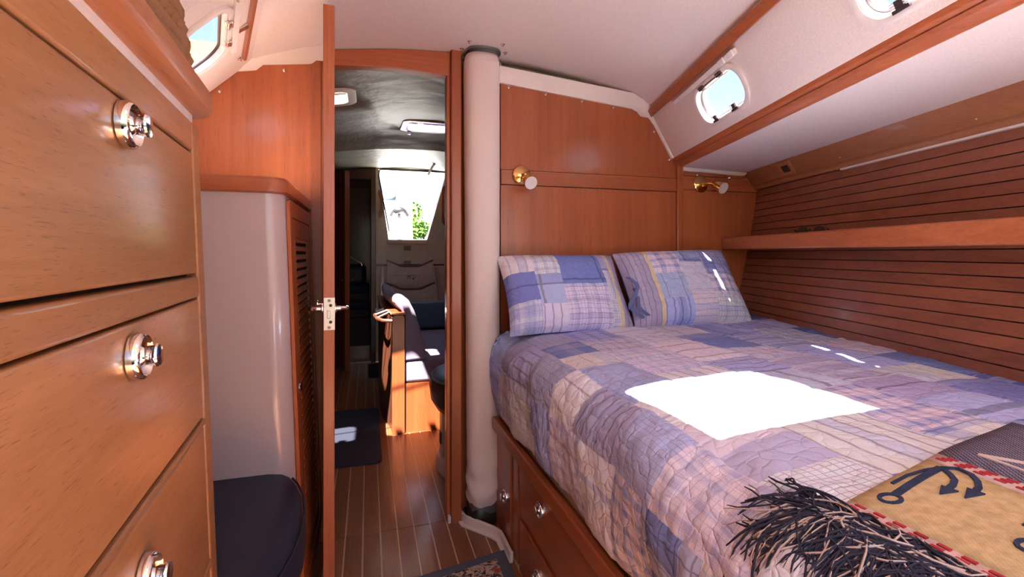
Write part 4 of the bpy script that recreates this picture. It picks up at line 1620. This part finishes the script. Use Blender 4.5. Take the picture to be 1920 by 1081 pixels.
# closing pieces between bulkhead and salon liner
hd_s = MB().box(0.36, 1.3, 2.031, 2.045, 0.0, 1.90).build('wall_front_salon', 'veneer')
tag(hd_s, kind='structure')
hd_l = MB().box(-1.3, -0.168, 1.962, 1.975, 0.0, 1.84).build('wall_front_salon_left', 'veneer')
tag(hd_l, kind='structure')

# companionway bulkhead
CYB = 5.0
op = [(0.100, 1.925), (0.785, 1.925), (0.585, 1.222), (0.200, 1.222)]
wc = plate([(0.072, 0.0), (1.3, 0.0), (1.3, 1.90), (1.2, 1.945), (0.072, 1.945)], [op], lambda a, b_: Vector((a, CYB, b_)), (0, 0.16, 0), 'wall_companionway', 'beige')
tag(wc, kind='structure')
MB().box(0.18, 0.60, CYB - 0.03, CYB + 0.02, 1.175, 1.222).build('sill', 'beige', wc, bevel=0.012, seg=3)
MB().tube([(0.205, CYB - 0.006, 1.30), (0.102, CYB - 0.006, 1.86), (0.108, CYB - 0.006, 1.915), (0.13, CYB - 0.006, 1.926), (0.80, CYB - 0.006, 1.926)], 0.007, 8).build('seal', 'black', wc, smooth=True)
MB().box(0.08, 0.76, CYB - 0.012, CYB - 0.002, 0.955, 0.972).build('ledge', 'dark_wood', wc)
for x, z in ((0.385, 1.135), (0.385, 0.985)):
    MB().box(x - 0.035, x + 0.035, CYB - 0.008, CYB, z - 0.024, z + 0.024).build('label_plate', 'plate_grey', wc, bevel=0.003)
t7 = MB().box(0.028, 0.074, CYB - 0.05, CYB + 0.10, 0.0, 1.935).build('trim_7', 'dark_wood', bevel=0.004)
tag(t7, 'dark wooden post left of the companionway steps', 'post', kind='structure')


def grab(x, y, z0, z1, label, sg):
    t = thing('grab_handle', label, 'handle', (x, y, z0), group='grab handles either side of the companionway')
    MB().loft([[(x + sg * a, yy, z) for a, z in ((0, z0), (0.035, z0 + 0.03), (0.045, z0 + 0.06), (0.045, z1 - 0.06), (0.035, z1 - 0.03), (0, z1),
               (0.0, z1 - 0.05), (0.016, z1 - 0.09), (0.020, z1 - 0.12), (0.020, z0 + 0.12), (0.016, z0 + 0.09), (0.0, z0 + 0.05))] for yy in (y, y - 0.03)]).build('grip', 'cherry_z', t, bevel=0.003)
    return t


grab(0.100, 4.998, 1.43, 1.72, 'curved wooden grab handle left of the companionway', 1)
grab(0.775, 4.998, 1.36, 1.80, 'curved wooden grab handle right of the companionway', -1)

# rope or cord hanging from the hatch slide
cd = MB().tube([(0.60, 4.55, 1.925), (0.585, 4.62, 1.90), (0.57, 4.75, 1.86)], 0.012, 8).build('hatch_pull', 'white_plastic', smooth=True)
tag(cd, 'short pale pull hanging above the companionway opening', 'pull')

# companionway steps
steps = thing('companionway_steps', 'moulded beige companionway ladder with dipped treads', 'steps', (0.41, 4.75, 0))
for k in range(5):
    z1 = 1.008 - 0.217 * k
    y = 4.72 - 0.055 * k
    x0, x1 = 0.175 - 0.006 * k, 0.612 + 0.010 * k
    if z1 < 0.1:
        break
    w = x1 - x0
    dip = [(0.0, 0.0), (0.12, -0.022), (0.27, -0.052), (0.36, -0.058), (0.64, -0.058), (0.73, -0.052), (0.88, -0.022), (1.0, 0.0)]
    ring_t = [(x0 + w * a, z1 + d) for a, d in dip]
    ring_b = [(x0 + w * a, max(0.003, z1 - 0.225)) for a, d in reversed(dip)]
    MB().loft([[(x, y, z) for x, z in ring_t + ring_b], [(x, y + 0.06, z) for x, z in ring_t + ring_b]]).build('riser', 'beige', steps)
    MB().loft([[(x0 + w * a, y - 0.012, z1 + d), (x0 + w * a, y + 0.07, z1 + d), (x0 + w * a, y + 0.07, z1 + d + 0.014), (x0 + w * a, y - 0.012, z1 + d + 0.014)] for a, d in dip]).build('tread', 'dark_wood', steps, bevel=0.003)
    MB().box(x0 + 0.01, x1 - 0.01, y - 0.008, y, z1 - 0.135, z1 - 0.105).build('ridge', 'beige', steps, bevel=0.003)
for x, xe in ((0.135, 0.110), (0.648, 0.735)):
    MB().loft([[(a + dx, y + dy, z) for dx, dy in ((-0.016, -0.02), (0.016, -0.02), (0.016, 0.02), (-0.016, 0.02))] for a, y, z in ((x, 4.76, 0.945), (xe, 4.52, 0.003))]).build('side_rail', 'steel', steps, bevel=0.003)
lbl = MB().box(0.352, 0.440, 4.711, 4.72, 0.815, 0.872).build('notice', 'liner_smooth', steps)
mk = MB()
for x, z in ((0.362, 0.852), (0.375, 0.855), (0.366, 0.835), (0.384, 0.842), (0.408, 0.838), (0.420, 0.832), (0.428, 0.846), (0.415, 0.826)):
    mk.box(x, x + 0.010, 4.7095, 4.711, z, z + 0.009)
mk.box(0.356, 0.436, 4.7095, 4.711, 0.864, 0.868)
mk.build('pictogram', 'black', lbl)

# aft compartment left of the steps
aft = thing('wall_aft', 'dark aft cabin interior beyond the salon', 'compartment', (-0.1, 5.6, 0), kind='structure')
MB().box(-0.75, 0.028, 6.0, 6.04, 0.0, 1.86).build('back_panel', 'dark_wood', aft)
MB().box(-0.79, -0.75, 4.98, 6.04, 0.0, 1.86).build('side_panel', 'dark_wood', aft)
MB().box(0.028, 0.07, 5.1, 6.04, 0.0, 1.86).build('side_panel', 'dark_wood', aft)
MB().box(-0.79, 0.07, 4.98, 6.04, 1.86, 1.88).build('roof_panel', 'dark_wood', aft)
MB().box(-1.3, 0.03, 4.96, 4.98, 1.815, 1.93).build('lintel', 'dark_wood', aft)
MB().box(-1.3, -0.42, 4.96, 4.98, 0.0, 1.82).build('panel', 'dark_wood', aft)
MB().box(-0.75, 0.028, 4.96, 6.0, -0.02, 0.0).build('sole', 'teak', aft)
MB().box(-0.75, 0.028, 4.962, 4.972, 0.0, 0.012).build('threshold', 'holly', aft)
berth2 = thing('aft_bunk', 'dark bunk front with folded bedding in the aft cabin', 'bunk', (-0.2, 5.4, 0))
MB().box(-0.74, 0.020, 5.05, 5.98, 0.0, 0.155).build('step', 'teak', berth2)
MB().box(-0.74, 0.020, 5.06, 5.98, 0.155, 0.43).build('front_panel', 'dark_cloth', berth2, bevel=0.004)
for k, (z0, z1) in enumerate(((0.432, 0.515), (0.517, 0.60), (0.602, 0.68), (0.682, 0.745))):
    fo = MB().box(-0.72, 0.015, 5.08 + 0.01 * (k % 2), 5.9, z0, z1).build('folded_blanket', 'dark_cloth' if k % 2 == 0 else 'navy_mat', bevel=0.03, seg=4)
    tag(fo, ['lowest dark folded blanket in the aft bunk stack', 'navy folded blanket second from the bottom of the aft stack', 'dark folded blanket third in the aft bunk stack', 'navy folded blanket topmost in the aft bunk stack'][k], 'blanket', 'folded blankets in the aft cabin')
bag = MB().box(-0.60, -0.02, 5.25, 5.8, 0.748, 0.96).build('duffel_bag', 'navy', bevel=0.05, seg=4)
tag(bag, 'dark navy bag on top of the folded blankets', 'bag')
gs = MB().tube([(-0.30, 5.15, 1.13), (-0.10, 5.15, 1.00), (-0.065, 5.15, 0.985), (-0.06, 5.15, 0.955)], 0.006, 8).build('gas_strut', 'steel', smooth=True)
tag(gs, 'thin chrome strut slanting above the navy bag', 'strut')

# second open door in the salon
d2 = thing('door_2', 'dark open door at the far end of the salon', 'door', (-0.18, 4.62, 0), kind='structure')
MB().hexa([(x, y, z) for z in (0.012, 1.83) for x, y in ((-0.197, 4.60), (-0.162, 4.61), (-0.36, 4.96), (-0.40, 4.945))]).build('leaf', 'dark_wood', d2)
MB().hexa([(x, y, z) for z in (0.012, 1.83) for x, y in ((-0.200, 4.594), (-0.160, 4.606), (-0.164, 4.614), (-0.203, 4.602))]).build('edge_strip', 'veneer', d2)
for sg in (-1, 1):
    MB().tube([(-0.185 + sg * 0.018, 4.64, 0.835), (-0.185 + sg * 0.04, 4.63, 0.835), (-0.185 + sg * 0.06, 4.66, 0.835)], 0.007, 8).build('handle', 'chrome', d2, smooth=True)

# settee
st = thing('settee', 'wooden backed salon settee with blue grey cushions', 'settee', (0.4, 3.5, 0))
MB().loft([[(x, y, z) for x, z in ((0.137, 0.003), (0.212, 0.003), (0.212, 0.70), (0.20, 0.712), (0.150, 0.712), (0.137, 0.70))] for y in (2.94, 2.965)]).build('end_post', 'veneer', st, bevel=0.003)
bk = []
for y, dx in ((2.966, 0.0), (3.06, -0.006), (3.16, -0.024), (3.26, -0.045), (3.40, -0.055), (4.2, -0.055)):
    bk.append([(0.139 + dx, y, 0.003), (0.175, y, 0.003), (0.205 + dx, y, 0.70), (0.139 + dx, y, 0.70)])
MB().loft(bk).build('backboard', 'dark_wood', st)
cp_ = []
for y, dx in ((2.936, 0.0), (3.06, -0.006), (3.16, -0.024), (3.26, -0.045), (3.40, -0.055), (4.2, -0.055)):
    cp_.append([(0.132 + dx, y, 0.7125), (0.218 + dx, y, 0.7125), (0.218 + dx, y, 0.728), (0.132 + dx, y, 0.728)])
MB().loft(cp_).build('cap_rail', 'cherry_y', st, bevel=0.003)
rl = [(0.14, 2.97, 0.675), (0.085, 2.985, 0.678), (0.055, 3.03, 0.685), (0.042, 3.10, 0.692), (0.040, 3.2, 0.70), (0.05, 3.3, 0.705), (0.085, 3.34, 0.71)]
hr_ = MB().tube(rl, 0.011, 8).build('fiddle_rail', 'dark_wood', st, smooth=True)
for a, b_ in (((0.055, 3.03, 0.69), (0.132, 3.05, 0.722)), ((0.042, 3.12, 0.697), (0.118, 3.13, 0.722)), ((0.042, 3.22, 0.703), (0.10, 3.22, 0.722))):
    MB().tube([a, b_], 0.008, 8).build('peg', 'steel', hr_, smooth=True)
prof = [(0.213, 0.432), (0.345, 0.440), (0.330, 0.52), (0.300, 0.64), (0.268, 0.735), (0.235, 0.80), (0.205, 0.825), (0.175, 0.83), (0.155, 0.81), (0.160, 0.775), (0.19, 0.74), (0.215, 0.70)]
cr = []
for y, dx in ((2.95, 0.0), (3.06, -0.004), (3.16, -0.02), (3.26, -0.04), (3.40, -0.05), (4.14, -0.05)):
    cr.append([(x + (dx if z > 0.6 else 0), y, z) for x, z in prof])
MB().loft(cr).build('back_cushion', 'lilac', st, bevel=0.012, seg=3)
MB().box(0.213, 0.80, 2.952, 4.14, 0.30, 0.428).build('seat_cushion', 'lilac', st, bevel=0.02, seg=3)
MB().box(0.213, 0.78, 2.953, 4.14, 0.003, 0.297).build('base', 'veneer', st)
MB().box(0.30, 1.28, 4.15, 4.32, 0.43, 0.66).build('back_cushion', 'blue_vinyl', st, bevel=0.03, seg=3)
MB().box(0.24, 1.28, 4.15, 4.35, 0.003, 0.425).build('base', 'veneer', st)

# rounded bench on the right
rb_ = thing('round_bench', 'rounded bench with blue vinyl top behind the door post', 'bench', (0.63, 2.42, 0))
CB = (0.63, 2.42, 0)
MB().lathe([(0.302, 0.003), (0.302, 0.050), (0.288, 0.066), (0.280, 0.06)], CB, (0, 0, 1), 40).build('plinth', 'white_plastic', rb_, smooth=True, angle=50)
MB().lathe([(0.282, 0.06), (0.282, 0.30), (0.29, 0.315)], CB, (0, 0, 1), 40).build('pedestal', 'white_plastic', rb_, smooth=True, angle=50)
MB().lathe([(0.27, 0.30), (0.30, 0.305), (0.327, 0.35), (0.335, 0.42), (0.331, 0.458), (0.001, 0.458)], CB, (0, 0, 1), 40).build('cushion_side', 'bench_side', rb_, smooth=True, angle=60)
MB().lathe([(0.330, 0.459), (0.318, 0.474), (0.27, 0.49), (0.001, 0.497)], CB, (0, 0, 1), 40).build('cushion_top', 'blue_vinyl', rb_, smooth=True, angle=70)
MB().lathe([(0.334, 0.455), (0.334, 0.461), (0.322, 0.468)], CB, (0, 0, 1), 40).build('piping', 'black', rb_, smooth=True)
MB().box(0.3435, 0.352, 2.39, 2.43, 0.13, 0.19).build('socket', 'black', rb_, bevel=0.003)


def mat_(x0, x1, y0, y1, label):
    o = plate([((x0 + x1) / 2 + a, (y0 + y1) / 2 + b_) for a, b_ in rrect(x1 - x0, y1 - y0, 0.04, 5)], [], lambda a, b_: Vector((a, b_, 0.0024)), (0, 0, 0.008), 'floor_mat', 'navy_mat', bevel=0.002)
    return tag(o, label, 'mat', 'navy mats on the salon floor')


mat_(-0.44, 0.07, 2.56, 3.47, 'navy floor mat just beyond the doorway')
mat_(0.0, 0.22, 4.32, 4.86, 'small navy floor mat at the foot of the companionway steps')

# ------------------------------------------------------------------ cockpit and garden outside
ck = thing('cockpit', 'white cockpit moulding outside the companionway', 'cockpit', (0.42, 6.5, 0))
MB().box(0.09, 1.5, 5.2, 5.5, 0.9, 1.21).build('bridge_deck', 'cockpit', ck, bevel=0.02)
MB().box(0.09, 1.5, 5.5, 8.3, 0.6, 0.72).build('cockpit_sole', 'cockpit', ck)
MB().box(-0.6, 1.5, 8.3, 8.9, 0.6, 1.32).build('helm_seat', 'cockpit', ck, bevel=0.04)
for x0, x1 in ((-1.1, -0.6), (1.5, 2.0)):
    MB().box(x0, x1, 6.1, 8.9, 0.6, 1.25).build('side_bench', 'cockpit', ck, bevel=0.04)
bn = thing('binnacle', 'steering pedestal with dark instrument head seen through the companionway', 'binnacle', (0.42, 6.9, 0.72))
MB().lathe([(0.10, 0), (0.09, 0.05), (0.05, 0.12), (0.032, 0.3), (0.028, 0.9)], (0.42, 6.9, 0.72), (0, 0, 1), 16).build('column', 'mast_metal', bn, smooth=True)
MB().tube([(0.30, 6.88, 1.60), (0.34, 6.88, 1.68), (0.38, 6.88, 1.71), (0.46, 6.88, 1.71), (0.50, 6.88, 1.68), (0.54, 6.88, 1.60)], 0.022, 8).build('guard_bar', 'black', bn, smooth=True)
MB().ball((0.42, 6.9, 1.68), 0.09, 0.08, 0.06, 16, 8).build('compass', 'black', bn, smooth=True)
MB().loft([[(0.42 + a * w, y, z) for a in (-1, 1)] + [(0.42 + a * w, y + 0.16, z) for a in (1, -1)] for w, y, z in ((0.26, 7.6, 0.725), (0.24, 7.6, 1.85), (0.2, 7.62, 1.9))]).build('back_panel', 'cockpit', bn, bevel=0.02)
cv = thing('canvas_dome', 'blue grey canvas dome on a thin post far outside the companionway', 'post', (0.45, 11.0, 0))  # a canvas dome, no lamp; its post is added to hold it up
MB().ball((0.45, 11.0, 2.33), 0.15, 0.15, 0.14, 20, 10).build('dome', 'sail_blue', cv, smooth=True)
MB().tube([(0.45, 11.0, 0.0), (0.45, 11.0, 2.25)], 0.02, 8).build('pole', 'cockpit', cv, smooth=True)


def bush(cx, cy, cz, r, n_, seed, label):
    rng = random.Random(seed)
    t = thing('shrub', label, 'shrub', (cx, cy, 0), group='shrubs outside the companionway')
    for mat, cnt in (('leaf', n_), ('leaf_dark', n_ // 2)):
        mb = MB()
        for _ in range(cnt):
            d = Vector((rng.gauss(0, 1), rng.gauss(0, 1), rng.gauss(0, 1))).normalized() * r * rng.uniform(0.5, 1)
            c_ = Vector((cx, cy, cz)) + Vector((d.x, d.y, d.z * 1.1))
            a = Vector((rng.gauss(0, 1), rng.gauss(0, 1), rng.gauss(0, 1))).normalized() * 0.05
            b_ = a.cross(Vector((rng.gauss(0, 1), rng.gauss(0, 1), rng.gauss(0, 1)))).normalized() * 0.03
            mb.add([c_ - a, c_ + b_, c_ + a, c_ - b_ + Vector((0, 0, 0.01))], [(0, 1, 2), (0, 2, 3)])
        o = mb.build('foliage', mat, t)
        o['kind'] = 'stuff'
    MB().tube([(cx, cy, 0.0), (cx + 0.03, cy, cz * 0.6), (cx, cy, cz)], [0.05, 0.04, 0.02], 8).build('trunk', 'dark_wood', t, smooth=True)


bush(1.02, 11.0, 1.60, 0.28, 500, 2, 'lime green shrub outside beyond the cockpit')
bush(1.55, 11.6, 1.60, 0.24, 400, 9, 'taller green shrub at the right of the companionway view')
bush(1.12, 12.4, 2.1, 0.25, 160, 12, 'sunlit shrub top rising behind the lime green one')
